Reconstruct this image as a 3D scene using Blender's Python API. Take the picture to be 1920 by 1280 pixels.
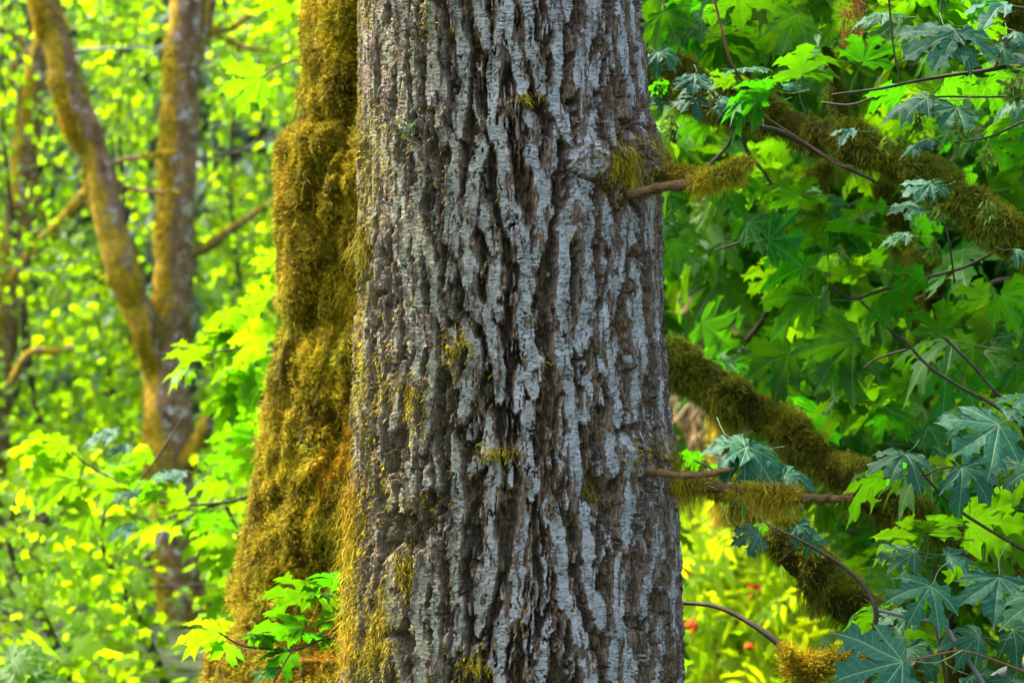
import bpy, math, random
import numpy as np
from mathutils import Vector, Matrix
from mathutils.geometry import tessellate_polygon

for o in list(bpy.data.objects):
    bpy.data.objects.remove(o)
S = bpy.context.scene
COL = S.collection
R = math.radians

# ------------------------------------------------------------------ camera, sky, sun, exposure
EYE = 1.6
cam_d = bpy.data.cameras.new('camera')
cam = bpy.data.objects.new('camera', cam_d)
COL.objects.link(cam)
cam.location = (0, 0, EYE)
cam.rotation_euler = (R(90), 0, 0)
cam_d.sensor_width = 36
cam_d.lens = 75
cam_d.clip_start = 0.1
cam_d.clip_end = 3000
cam_d.dof.use_dof = True
cam_d.dof.focus_distance = 4.38
cam_d.dof.aperture_fstop = 4.0
S.camera = cam

SUN_EL, SUN_AZ = 57.0, -62.0          # azimuth clockwise from +Y (ahead of the camera)
world = bpy.data.worlds.new('World')
S.world = world
world.use_nodes = True
wn = world.node_tree.nodes
wl = world.node_tree.links
wn.clear()
wo = wn.new('ShaderNodeOutputWorld')
bg = wn.new('ShaderNodeBackground')
sky = wn.new('ShaderNodeTexSky')
sky.sky_type = 'NISHITA'
sky.sun_disc = False
sky.sun_elevation = R(SUN_EL)
sky.sun_rotation = R(SUN_AZ)
sky.dust_density = 5.0
sky.ozone_density = 0.6
sky.air_density = 1.0
bg.inputs['Strength'].default_value = 0.15
wl.new(sky.outputs[0], bg.inputs[0])
wl.new(bg.outputs[0], wo.inputs[0])

sun_d = bpy.data.lights.new('sun', 'SUN')
sun_d.energy = 2.8
sun_d.angle = R(9.0)
sun_d.color = (1.0, 0.94, 0.84)
sun = bpy.data.objects.new('sun', sun_d)
COL.objects.link(sun)
sv = Vector((math.sin(R(SUN_AZ)) * math.cos(R(SUN_EL)), math.cos(R(SUN_AZ)) * math.cos(R(SUN_EL)), math.sin(R(SUN_EL))))
sun.rotation_euler = sv.to_track_quat('Z', 'Y').to_euler()
sun.location = (0, 0, 30)

S.view_settings.view_transform = 'Standard'
S.view_settings.look = 'None'
S.view_settings.exposure = 2.45
S.view_settings.gamma = 1.0
S.view_settings.use_curve_mapping = False
S.render.engine = 'CYCLES'
S.cycles.use_denoising = True
try:
    S.cycles.denoiser = 'OPENIMAGEDENOISE'
except Exception:
    pass
S.cycles.max_bounces = 10
S.cycles.diffuse_bounces = 7
S.cycles.transmission_bounces = 4
S.cycles.glossy_bounces = 2
S.cycles.sample_clamp_indirect = 6.0

K = 0.48 / 1920.0                      # metres per photo pixel per metre of distance


def pt(px, py, Y):
    return np.array([(px - 960) * K * Y, Y, EYE - (py - 640) * K * Y])


# ------------------------------------------------------------------ noise
_rs = np.random.RandomState(7)
_LAT = _rs.rand(64, 64, 64).astype(np.float32)


def vnoise(p):
    """value noise in 3D, 0..1; p is (N,3)"""
    p = np.asarray(p, dtype=np.float64)
    i = np.floor(p).astype(np.int64)
    f = p - i
    f = f * f * (3 - 2 * f)
    i0 = i & 63
    i1 = (i + 1) & 63
    x0, y0, z0 = i0[:, 0], i0[:, 1], i0[:, 2]
    x1, y1, z1 = i1[:, 0], i1[:, 1], i1[:, 2]
    fx, fy, fz = f[:, 0], f[:, 1], f[:, 2]
    c00 = _LAT[x0, y0, z0] * (1 - fx) + _LAT[x1, y0, z0] * fx
    c10 = _LAT[x0, y1, z0] * (1 - fx) + _LAT[x1, y1, z0] * fx
    c01 = _LAT[x0, y0, z1] * (1 - fx) + _LAT[x1, y0, z1] * fx
    c11 = _LAT[x0, y1, z1] * (1 - fx) + _LAT[x1, y1, z1] * fx
    c0 = c00 * (1 - fy) + c10 * fy
    c1 = c01 * (1 - fy) + c11 * fy
    return c0 * (1 - fz) + c1 * fz


def fbm(p, octv=4, gain=0.5):
    p = np.asarray(p, dtype=np.float64)
    a, s, t = 1.0, 0.0, 0.0
    for k in range(octv):
        s = s + a * vnoise(p + 17.3 * k)
        t += a
        a *= gain
        p = p * 2.03
    return s / t


def sstep(a, b, x):
    t = np.clip((x - a) / (b - a), 0, 1)
    return t * t * (3 - 2 * t)


# ------------------------------------------------------------------ mesh building
def mesh_np(name, V, F, attrs=None, mat=None, smooth=False):
    """V (N,3); F (M,3) or (M,4); attrs: name -> (N,) floats"""
    V = np.asarray(V, dtype=np.float32)
    F = np.asarray(F, dtype=np.int32)
    me = bpy.data.meshes.new(name)
    me.vertices.add(len(V))
    me.vertices.foreach_set('co', V.ravel())
    k = F.shape[1]
    me.loops.add(F.size)
    me.loops.foreach_set('vertex_index', F.ravel())
    me.polygons.add(len(F))
    me.polygons.foreach_set('loop_start', np.arange(0, F.size, k, dtype=np.int32))
    me.polygons.foreach_set('loop_total', np.full(len(F), k, dtype=np.int32))
    me.polygons.foreach_set('use_smooth', np.full(len(F), smooth, dtype=bool))
    for a, v in (attrs or {}).items():
        at = me.attributes.new(a, 'FLOAT', 'POINT')
        at.data.foreach_set('value', np.asarray(v, dtype=np.float32))
    me.update(calc_edges=True)
    if mat is not None:
        me.materials.append(mat)
    return me


def tag(o, label=None, cat=None, group=None, kind=None):
    if label: o['label'] = label
    if cat: o['category'] = cat
    if group: o['group'] = group
    if kind: o['kind'] = kind
    return o


def link(name, me, parent=None, loc=None):
    o = bpy.data.objects.new(name, me)
    COL.objects.link(o)
    if parent is not None:
        o.parent = parent
        o.matrix_parent_inverse = Matrix.Translation(parent.location).inverted() if parent.parent is None else \
            (Matrix.Translation(parent.parent.location)).inverted()
    if loc is not None:
        o.location = loc
    return o


def root(name, label, cat, loc=(0, 0, 0), group=None):
    o = bpy.data.objects.new(name, None)
    COL.objects.link(o)
    o.location = loc
    o.empty_display_size = 0.2
    return tag(o, label, cat, group)


def put(name, me, parent):
    """a part whose mesh is already in world coordinates"""
    o = bpy.data.objects.new(name, me)
    COL.objects.link(o)
    o.parent = parent
    p, t = parent, Vector((0, 0, 0))
    while p is not None:
        t = t + p.location
        p = p.parent
    o.location = -t
    return o


# ------------------------------------------------------------------ node helper
class NT:
    def __init__(self, name):
        self.m = bpy.data.materials.new(name)
        self.m.use_nodes = True
        self.n = self.m.node_tree.nodes
        self.l = self.m.node_tree.links
        self.n.clear()
        self.out = self.n.new('ShaderNodeOutputMaterial')

    def new(self, t, **kw):
        nd = self.n.new(t)
        for k, v in kw.items():
            setattr(nd, k, v)
        return nd

    def set(self, sock, v):
        if v is None: return
        if isinstance(v, bpy.types.NodeSocket):
            self.l.new(v, sock)
        else:
            if isinstance(v, (tuple, list)) and len(v) == 3 and sock.type == 'RGBA':
                v = (*v, 1)
            sock.default_value = v

    def attr(self, name):
        return self.new('ShaderNodeAttribute', attribute_name=name).outputs['Fac']

    def obj(self):
        return self.new('ShaderNodeTexCoord').outputs['Object']

    def pos(self):
        return self.new('ShaderNodeNewGeometry').outputs['Position']

    def mapping(self, vec, scale):
        m = self.new('ShaderNodeMapping')
        self.set(m.inputs['Vector'], vec)
        m.inputs['Scale'].default_value = scale
        return m.outputs[0]

    def noise(self, vec, scale, detail=3, rough=0.55):
        n = self.new('ShaderNodeTexNoise')
        self.set(n.inputs['Vector'], vec)
        n.inputs['Scale'].default_value = scale
        n.inputs['Detail'].default_value = detail
        n.inputs['Roughness'].default_value = rough
        return n.outputs['Fac']

    def ramp(self, fac, stops):
        r = self.new('ShaderNodeValToRGB')
        e = r.color_ramp.elements
        while len(e) < len(stops): e.new(0.5)
        for el, (p, c) in zip(e, stops):
            el.position = p
            el.color = (*c, 1) if len(c) == 3 else c
        self.set(r.inputs[0], fac)
        return r.outputs[0]

    def step(self, fac, a, b):
        r = self.new('ShaderNodeMapRange')
        r.interpolation_type = 'SMOOTHSTEP'
        self.set(r.inputs['Value'], fac)
        r.inputs['From Min'].default_value = a
        r.inputs['From Max'].default_value = b
        return r.outputs['Result']

    def mix(self, f, a, b, blend='MIX'):
        m = self.new('ShaderNodeMix', data_type='RGBA', blend_type=blend)
        self.set(m.inputs[0], f)
        self.set(m.inputs[6], a)
        self.set(m.inputs[7], b)
        return m.outputs[2]

    def math(self, op, a, b=None, c=None):
        m = self.new('ShaderNodeMath', operation=op)
        self.set(m.inputs[0], a)
        self.set(m.inputs[1], b)
        self.set(m.inputs[2], c)
        return m.outputs[0]

    def bump(self, h, strength=0.5, dist=0.01):
        b = self.new('ShaderNodeBump')
        b.inputs['Strength'].default_value = strength
        b.inputs['Distance'].default_value = dist
        self.set(b.inputs['Height'], h)
        return b.outputs[0]

    def principled(self, col, rough=0.8, spec=0.3, normal=None):
        p = self.new('ShaderNodeBsdfPrincipled')
        self.set(p.inputs['Base Color'], col)
        self.set(p.inputs['Roughness'], rough)
        self.set(p.inputs['Specular IOR Level'], spec)
        self.set(p.inputs['Normal'], normal)
        return p.outputs[0]

    def done(self, sh):
        self.l.new(sh, self.out.inputs[0])
        return self.m


def mat_bark_alder():
    t = NT('bark_alder')
    P = t.pos()
    plate, moss = t.attr('plate'), t.attr('moss')
    fib = t.noise(t.mapping(P, (170, 170, 38)), 1.0, 4, 0.72)
    chunk = t.noise(t.mapping(P, (60, 60, 34)), 1.0, 4, 0.65)
    brown = t.ramp(fib, [(0.30, (0.022, 0.010, 0.004)), (0.43, (0.080, 0.044, 0.019)), (0.54, (0.16, 0.105, 0.056)), (0.68, (0.31, 0.24, 0.16))])
    brown = t.mix(t.math('MULTIPLY', t.step(chunk, 0.45, 0.75), 0.6), brown, (0.20, 0.155, 0.105))
    # pale crustose lichen on the plates: bluish grey, greener and duller towards the left side
    sep = t.new('ShaderNodeSeparateXYZ')
    t.l.new(P, sep.inputs[0])
    left = t.step(sep.outputs[0], 0.10, -0.22)
    blot = t.noise(t.mapping(P, (34, 34, 24)), 1.0, 6, 0.78)
    lich = t.ramp(blot, [(0.3, (0.13, 0.124, 0.105)), (0.46, (0.26, 0.255, 0.23)), (0.66, (0.41, 0.405, 0.375))])
    lichg = t.ramp(blot, [(0.3, (0.085, 0.078, 0.036)), (0.5, (0.17, 0.165, 0.095)), (0.7, (0.28, 0.28, 0.185))])
    lich = t.mix(left, lich, lichg)
    # short horizontal cracks
    crk = t.noise(t.mapping(P, (75, 75, 280)), 1.0, 4, 0.68)
    crack = t.step(crk, 0.44, 0.34)
    fine = t.noise(P, 420, 2, 0.6)
    lich = t.mix(t.math('MULTIPLY', crack, t.math('MULTIPLY', t.step(t.noise(P, 14, 3), .35, .65), 0.85)), lich, (0.07, 0.055, 0.045))
    lich = t.mix(t.math('MULTIPLY', t.step(fine, 0.5, 0.75), 0.25), lich, (0.42, 0.43, 0.44))
    edge = t.math('ADD', plate, t.math('MULTIPLY', t.math('SUBTRACT', chunk, 0.5), 0.9))
    pm = t.step(edge, 0.36, 0.68)
    brown = t.mix(t.math('MULTIPLY', left, 0.9), brown, t.ramp(fib, [(0.3, (0.035, 0.026, 0.008)), (0.7, (0.16, 0.135, 0.065))]))
    rimc = t.ramp(fib, [(0.3, (0.06, 0.036, 0.02)), (0.5, (0.15, 0.105, 0.072)), (0.7, (0.29, 0.235, 0.19))])
    brown = t.mix(t.math('MULTIPLY', t.attr('rim'), 0.7), brown, rimc)
    col = t.mix(pm, brown, lich)
    dust = t.math('MULTIPLY', t.step(t.noise(t.mapping(P, (90, 90, 45)), 1.0, 3, 0.7), 0.52, 0.68), 0.4)
    col = t.mix(t.math('MULTIPLY', dust, t.step(plate, 0.0, 0.3)), col, (0.25, 0.22, 0.195))
    mm = t.step(t.math('ADD', moss, t.math('MULTIPLY', t.math('SUBTRACT', chunk, 0.5), 1.2)), 0.45, 0.75)
    mcol = t.ramp(t.noise(P, 45, 3), [(0.3, (0.06, 0.055, 0.012)), (0.6, (0.17, 0.14, 0.03)), (0.8, (0.26, 0.21, 0.05))])
    col = t.mix(mm, col, mcol)
    h = t.math('ADD', t.math('MULTIPLY', fib, t.math('SUBTRACT', 1.0, t.math('MULTIPLY', pm, 0.85))),
               t.math('MULTIPLY', t.math('MULTIPLY', t.math('SUBTRACT', 1.0, crack), pm), 0.5))
    h = t.math('ADD', h, t.math('MULTIPLY', crk, 0.35))
    return t.done(t.principled(col, 0.85, 0.2, t.bump(h, 0.9, 0.006)))


def mat_moss(name, dark, mid, bright, orange, scale=9.0, tr=0.15, core=False):
    """moss shoots: colour by clump, by shoot (tint) and paler at the tips (along)"""
    t = NT(name)
    P = t.pos()
    n1 = t.noise(P, scale, 4, 0.6)
    n2 = t.noise(t.mapping(P, (1, 1, 0.6)), scale * 0.45, 3, 0.6)
    base = t.ramp(n1, [(0.25, dark), (0.5, mid), (0.75, bright)])
    base = t.mix(t.step(n2, 0.54, 0.68), base, orange)
    if core:
        f = t.noise(P, 140, 4, 0.7)
        base = t.mix(t.math('MULTIPLY', t.step(f, 0.6, 0.35), 0.7), base, dark)
        return t.done(t.principled(base, 0.95, 0.1, t.bump(f, 1.0, 0.015)))
    tint, al = t.attr('tint'), t.attr('along')
    n3 = t.noise(P, scale * .55, 2, .5)
    base = t.mix(t.step(n3, .54, .64), base, (mid[0] * .75, mid[1] * 1.25, mid[2]))
    base = t.mix(t.math('MULTIPLY', al, 0.55), base, tuple(min(1, c * 1.5 + 0.015) for c in bright))
    hv = t.new('ShaderNodeHueSaturation')
    t.set(hv.inputs['Color'], base)
    t.set(hv.inputs['Value'], t.math('ADD', t.math('MULTIPLY', tint, 1.3), 0.4))
    t.set(hv.inputs['Hue'], t.math('ADD', t.math('MULTIPLY', tint, 0.03), 0.485))
    d = t.principled(hv.outputs[0], 0.8, 0.15)
    tl = t.new('ShaderNodeBsdfTranslucent')
    t.set(tl.inputs[0], hv.outputs[0])
    mx = t.new('ShaderNodeMixShader')
    mx.inputs[0].default_value = tr
    t.l.new(d, mx.inputs[1])
    t.l.new(tl.outputs[0], mx.inputs[2])
    return t.done(mx.outputs[0])


def mat_leaf(name, top, under, trans, gloss=0.32, tr=0.5, veins=True, spread=0.3, spec=0.15):
    t = NT(name)
    oi = t.new('ShaderNodeObjectInfo')
    rnd = t.math('FRACT', t.math('ADD', t.attr('tint'), oi.outputs['Random']))
    geo = t.new('ShaderNodeNewGeometry')
    col = t.mix(geo.outputs['Backfacing'], top, under)
    tcol = t.mix(0.0, trans, trans)
    val = t.math('ADD', t.math('MULTIPLY', rnd, spread * 2), 1 - spread)
    rnd2 = t.math('FRACT', t.math('MULTIPLY', rnd, 7.31))
    hue = t.math('ADD', t.math('MULTIPLY', rnd2, 0.045), 0.478)
    nrm = None
    if veins:
        ls, lt = t.attr('ls'), t.attr('lt')
        v1 = t.step(ls, 0.013, 0.004)
        f = t.math('FRACT', t.math('MULTIPLY', t.math('SUBTRACT', lt, t.math('MULTIPLY', ls, 0.8)), 8.5))
        v2 = t.math('MULTIPLY', t.step(t.math('ABSOLUTE', t.math('SUBTRACT', f, 0.5)), 0.05, 0.015), 0.55)
        v = t.math('MAXIMUM', v1, v2)
        P = t.obj()
        mot = t.noise(P, 9, 4, 0.65)
        spot = t.step(t.noise(P, 30, 2, 0.5), 0.72, 0.76)
        col = t.mix(t.math('MULTIPLY', mot, 0.35), col, tuple(c * 1.6 for c in top))
        col = t.mix(t.math('MULTIPLY', spot, 0.5), col, (0.22, 0.17, 0.06))
        col = t.mix(t.math('MULTIPLY', v, 0.6), col, (0.22, 0.32, 0.12))
        tcol = t.mix(t.math('MULTIPLY', v, 0.45), tcol, (0.06, 0.14, 0.01))
        bl = t.math('ADD', t.math('MULTIPLY', v, -1.0), t.math('MULTIPLY', mot, 0.8))
        nrm = t.bump(bl, 0.16, 0.02)
    cs = []
    for c in (col, tcol):
        hv = t.new('ShaderNodeHueSaturation')
        t.set(hv.inputs['Color'], c)
        t.set(hv.inputs['Value'], val)
        t.set(hv.inputs['Hue'], hue)
        cs.append(hv.outputs[0])
    d = t.principled(cs[0], gloss, spec, nrm)
    tl = t.new('ShaderNodeBsdfTranslucent')
    t.set(tl.inputs[0], cs[1])
    mx = t.new('ShaderNodeMixShader')
    mx.inputs[0].default_value = tr
    t.l.new(d, mx.inputs[1])
    t.l.new(tl.outputs[0], mx.inputs[2])
    return t.done(mx.outputs[0])


def mat_bark_bg(lo=.44):
    t = NT('bark_mossy_far')
    P = t.obj()
    n = t.noise(t.mapping(P, (18, 18, 9)), 1.0, 5, 0.65)
    w = t.noise(t.mapping(P, (13, 13, 15)), 1.0, 5, 0.75)
    col = t.ramp(n, [(0.3, (0.07, 0.035, 0.014)), (0.6, (0.24, 0.14, 0.07))])
    col = t.mix(t.step(w, 0.55, 0.62), col, (0.42, 0.38, 0.34))
    m = t.noise(t.mapping(P, (6, 6, 2.2)), 1.0, 3, 0.6)
    geo = t.new('ShaderNodeNewGeometry')
    sp = t.new('ShaderNodeSeparateXYZ')
    t.l.new(geo.outputs['Normal'], sp.inputs[0])
    side = t.math('MULTIPLY', sp.outputs[0], -0.20)       # moss grows thicker on the left side
    mc = t.ramp(t.noise(P, 30, 3), [(0.3, (0.17, 0.11, 0.010)), (0.7, (0.44, 0.27, 0.012))])
    col = t.mix(t.step(t.math('ADD', m, side), lo, lo + .09), col, mc)
    return t.done(t.principled(col, 0.9, 0.15, t.bump(n, 0.7, 0.02)))


def mat_simple(name, c1, c2, scale=20, stretch=(1, 1, 1), rough=0.8, bumpd=0.004, spec=0.25):
    t = NT(name)
    P = t.pos()
    n = t.noise(t.mapping(P, stretch), scale, 5, 0.68)
    return t.done(t.principled(t.ramp(n, [(0.3, c1), (0.7, c2)]), rough, spec, t.bump(n, 0.6, bumpd)))


M = {}
M['alder'] = mat_bark_alder()
MOSS_A = dict(dark=(0.018, 0.014, 0.001), mid=(0.135, 0.098, 0.0005), bright=(0.42, 0.32, 0.003), orange=(0.31, 0.12, 0.0005))
M['moss'] = mat_moss('moss_yellow', **MOSS_A)
M['moss_core'] = mat_moss('moss_core', core=True, **MOSS_A)
MOSS_G = dict(dark=(0.010, 0.009, 0.002), mid=(0.058, 0.062, 0.0005), bright=(0.20, 0.21, 0.002), orange=(0.075, 0.055, 0.001))
M['moss_g'] = mat_moss('moss_olive', **MOSS_G)
M['moss_g_core'] = mat_moss('moss_olive_core', core=True, **MOSS_G)
M['lichen'] = mat_moss('beard_lichen', (0.05, 0.07, 0.03), (0.12, 0.16, 0.08), (0.22, 0.28, 0.17), (0.16, 0.16, 0.04))
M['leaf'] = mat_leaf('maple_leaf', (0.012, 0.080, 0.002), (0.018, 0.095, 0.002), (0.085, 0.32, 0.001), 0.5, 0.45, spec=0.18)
M['leaf_up'] = mat_leaf('maple_leaf_sky', (0.010, 0.070, 0.030), (0.015, 0.085, 0.008), (0.01, 0.16, 0.003), 0.58, 0.2, spec=0.2, spread=0.2)  # bluish reflection of the sky tinted into the upper-face green
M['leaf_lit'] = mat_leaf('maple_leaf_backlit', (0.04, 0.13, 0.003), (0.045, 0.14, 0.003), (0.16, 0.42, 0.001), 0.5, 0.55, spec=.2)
M['leaf_far'] = mat_leaf('vine_maple_leaf', (0.10, 0.19, 0.004), (0.11, 0.20, 0.005), (0.33, 0.58, 0.002), 0.6, 0.66, veins=False, spread=0.28)
M['leaf_elder'] = mat_leaf('elder_leaf', (0.16, 0.24, 0.004), (0.16, 0.24, 0.006), (0.52, 0.72, 0.004), 0.6, 0.65, veins=False, spread=0.3)
M['leaf_dark'] = mat_leaf('shrub_leaf', (0.025, 0.085, 0.02), (0.04, 0.10, 0.03), (0.06, 0.30, 0.012), 0.45, 0.45, veins=False)
M['needle'] = mat_leaf('hemlock_needles', (0.15, 0.23, 0.15), (0.17, 0.25, 0.17), (0.22, 0.36, 0.18), 0.5, 0.3, veins=False, spread=0.4)  # glaucous green, paled in colour to stand in for distance haze
M['bark_bg'] = mat_bark_bg(.47)
M['bark_gold'] = mat_bark_bg(.36)
M['wood'] = mat_simple('weathered_stub_wood', (0.022, 0.013, 0.003), (0.15, 0.085, 0.022), 150, (.35, 1, 1.6), bumpd=0.006)
M['twig'] = mat_simple('dark_twig_bark', (0.022, 0.018, 0.010), (0.06, 0.05, 0.025), 40)
M['twig_red'] = mat_simple('reddish_stalk', (0.12, 0.05, 0.02), (0.2, 0.09, 0.03), 30)
M['grey'] = mat_simple('grey_bark', (0.10, 0.11, 0.09), (0.22, 0.23, 0.20), 30)
M['brownbark'] = mat_simple('brown_bark', (0.05, 0.028, 0.018), (0.13, 0.08, 0.05), 25, (1, 1, 0.4), bumpd=0.01)
M['seed'] = mat_leaf('maple_seed', (0.06, 0.11, 0.012), (0.07, 0.12, 0.015), (0.16, 0.28, 0.02), 0.6, 0.35, veins=False, spread=0.3)
M['dry'] = mat_leaf('dry_catkin', (0.28, 0.11, 0.03), (0.3, 0.12, 0.03), (0.45, 0.17, 0.03), 0.6, 0.4, veins=False)
M['berry'] = mat_simple('red_berry', (0.62, 0.035, 0.003), (0.80, 0.10, 0.005), 60, rough=0.5, spec=0.2)
M['soil'] = mat_simple('forest_floor_soil', (0.012, 0.014, 0.004), (0.022, 0.045, 0.006), 3, bumpd=0.03)

rng = np.random.RandomState(11)
random.seed(5)


# ------------------------------------------------------------------ generic shapes
def spline(P, n):
    """Catmull-Rom through the rows of P (any columns), n samples"""
    P = np.asarray(P, dtype=float)
    m = len(P)
    if m == 2:
        t = np.linspace(0, 1, n)[:, None]
        return P[0] * (1 - t) + P[1] * t
    Q = np.vstack([2 * P[0] - P[1], P, 2 * P[-1] - P[-2]])
    t = np.linspace(0, m - 1 - 1e-6, n)
    i = np.floor(t).astype(int)
    f = (t - i)[:, None]
    a, b, c, d = Q[i], Q[i + 1], Q[i + 2], Q[i + 3]
    return 0.5 * ((2 * b) + (-a + c) * f + (2 * a - 5 * b + 4 * c - d) * f ** 2 + (-a + 3 * b - 3 * c + d) * f ** 3)


def tube(ctrl, nl, ns, lump=0.0, lscale=6.0, cap=True, seed=0.0, sag=0.0):
    """ctrl rows x,y,z,r. returns V,F,N (outward) for a closed lumpy tube"""
    C = spline(ctrl, nl)
    c, r = C[:, :3], np.maximum(C[:, 3], 1e-4)
    T = np.gradient(c, axis=0)
    T /= np.linalg.norm(T, axis=1)[:, None] + 1e-9
    up = np.tile(np.array([0.0, 0.35, 0.94]), (nl, 1))
    side = np.cross(T, up)
    bad = np.linalg.norm(side, axis=1) < 0.15
    side[bad] = np.cross(T[bad], np.array([1.0, 0.2, 0.0]))
    side /= np.linalg.norm(side, axis=1)[:, None]
    # carry the frame smoothly
    for k in range(1, nl):
        s = side[k - 1] - T[k] * np.dot(side[k - 1], T[k])
        side[k] = s / (np.linalg.norm(s) + 1e-9)
    nrm = np.cross(side, T)
    a = np.linspace(0, 2 * math.pi, ns, endpoint=False)
    N = side[:, None, :] * np.cos(a)[None, :, None] + nrm[:, None, :] * np.sin(a)[None, :, None]
    V = c[:, None, :] + N * r[:, None, None]
    V, N = V.reshape(-1, 3), N.reshape(-1, 3)
    rr = np.repeat(r, ns)
    if lump:
        h = fbm(V * lscale + seed, 4, 0.55) - 0.5
        V = V + N * (h * lump * 2 * rr)[:, None]
    if sag:
        V = V + np.array([0, 0, -1.0]) * (np.clip(-N[:, 2], 0, 1) * sag * rr)[:, None]
    i = np.arange(nl - 1)[:, None] * ns
    j = np.arange(ns)[None, :]
    jn = (j + 1) % ns
    F = np.stack([i + j, i + ns + j, i + ns + jn, i + jn], -1).reshape(-1, 4)
    if cap:
        V = np.vstack([V, c[0] - T[0] * r[0] * 0.3, c[-1] + T[-1] * r[-1] * 0.5])
        N = np.vstack([N, -T[0], T[-1]])
        n0, n1 = nl * ns, nl * ns + 1
        jj = np.arange(ns)
        F0 = np.stack([jj, np.full(ns, n0), np.full(ns, n0), (jj + 1) % ns], -1)
        # degenerate quads avoided: emit as thin quads through centre pairs
        cap0 = np.stack([jj[::2], np.full(len(jj[::2]), n0), (jj[::2] + 2) % ns, (jj[::2] + 1) % ns], -1)
        o = (nl - 1) * ns
        cap1 = np.stack([o + jj[::2], o + (jj[::2] + 1) % ns, o + (jj[::2] + 2) % ns, np.full(len(jj[::2]), n1)], -1)
        F = np.vstack([F, cap0[:, ::-1], cap1[:, ::-1]])
    return V, F, N


def join(parts):
    """[(V,F,attrs)] -> one"""
    Vs, Fs, off = [], [], 0
    At = {}
    for p in parts:
        V, F = p[0], p[1]
        Vs.append(V)
        Fs.append(F + off)
        off += len(V)
        for k, v in (p[2] if len(p) > 2 and p[2] else {}).items():
            At.setdefault(k, []).append(v)
    return np.vstack(Vs), np.vstack(Fs), {k: np.concatenate(v) for k, v in At.items()}


def sample_surface(V, F, n, rs, wfun=None):
    """random points and normals on a quad mesh; wfun(centres, normals) weights"""
    a, b, c, d = V[F[:, 0]], V[F[:, 1]], V[F[:, 2]], V[F[:, 3]]
    nn = np.cross(c - a, d - b)
    ar = np.linalg.norm(nn, axis=1) + 1e-12
    nu = nn / ar[:, None]
    w = ar.copy()
    if wfun is not None:
        w = w * np.clip(wfun((a + b + c + d) / 4, nu), 0, None)
    cs = np.cumsum(w)
    idx = np.searchsorted(cs, rs.rand(n) * cs[-1])
    idx = np.clip(idx, 0, len(F) - 1)
    u, v = rs.rand(n)[:, None], rs.rand(n)[:, None]
    P = (a[idx] * (1 - u) + b[idx] * u) * (1 - v) + (d[idx] * (1 - u) + c[idx] * u) * v
    return P, nu[idx]


def strands(P, N, L, W, droop, rs, spread=0.6, curl=0.5, clump=22.0):
    """ribbon shoots. L, W, droop scalars or arrays"""
    n = len(P)
    L = np.broadcast_to(L, n) * (0.55 + 0.9 * rs.rand(n))
    W = np.broadcast_to(W, n)
    droop = np.broadcast_to(droop, n)
    cl = np.stack([vnoise(P * clump + k * 9.7) - 0.5 for k in range(3)], -1) * 2.2
    d0 = N + rs.randn(n, 3) * spread * 0.55 + cl * spread
    d0[:, 2] -= droop * 0.5
    d0 /= np.linalg.norm(d0, axis=1)[:, None] + 1e-9
    d1 = d0 + rs.randn(n, 3) * curl * 0.7
    d1[:, 2] -= droop
    d1 /= np.linalg.norm(d1, axis=1)[:, None] + 1e-9
    side = np.cross(d0, rs.randn(n, 3))
    side /= np.linalg.norm(side, axis=1)[:, None] + 1e-9
    base = P - N * 0.15 * L[:, None]
    mid = base + d0 * (L * 0.5)[:, None]
    tip = mid + d1 * (L * 0.6)[:, None]
    s = side * (W * 0.5)[:, None]
    V = np.stack([base - s, base + s, mid - s * 0.9, mid + s * 0.9, tip], 1).reshape(-1, 3)
    k = np.arange(n)[:, None] * 5
    F = np.concatenate([k + np.array([[0, 1, 3]]), k + np.array([[0, 3, 2]]), k + np.array([[2, 3, 4]])], 0)
    tint = np.repeat(rs.rand(n), 5)
    along = np.tile(np.array([0, 0, 0.5, 0.5, 1.0]), n)
    return V, F, {'tint': tint, 'along': along}


def veils(P, L, W, rs, sway=0.25):
    """long hanging strands of six segments, for moss curtains"""
    n = len(P)
    L = np.broadcast_to(L, n) * (0.35 + 0.75 * rs.rand(n))
    seg = 4
    d = np.zeros((n, 3)) + np.array([0, 0, -1.0])
    d += rs.randn(n, 3) * sway * np.array([2.2, 2.2, 0.5])
    pts = [P]
    for s in range(seg):
        d = d + rs.randn(n, 3) * sway * 1.7
        d[:, 2] -= 0.45
        d /= np.linalg.norm(d, axis=1)[:, None]
        pts.append(pts[-1] + d * (L / seg)[:, None])
    side = rs.randn(n, 3) * np.array([1, 1, 0.1])
    side /= np.linalg.norm(side, axis=1)[:, None]
    Vs = []
    for s, p in enumerate(pts):
        w = (np.broadcast_to(W, n) * (1 - 0.8 * s / seg) * 0.5)[:, None]
        Vs += [p - side * w, p + side * w]
    V = np.stack(Vs, 1).reshape(-1, 3)
    m = 2 * (seg + 1)
    k = np.arange(n)[:, None] * m
    Fs = []
    for s in range(seg):
        o = 2 * s
        Fs += [k + np.array([[o, o + 1, o + 3]]), k + np.array([[o, o + 3, o + 2]])]
    return V, np.concatenate(Fs, 0), {'tint': np.repeat(rs.rand(n), m), 'along': np.tile(np.repeat(np.linspace(0, 1, seg + 1), 2), n)}


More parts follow.
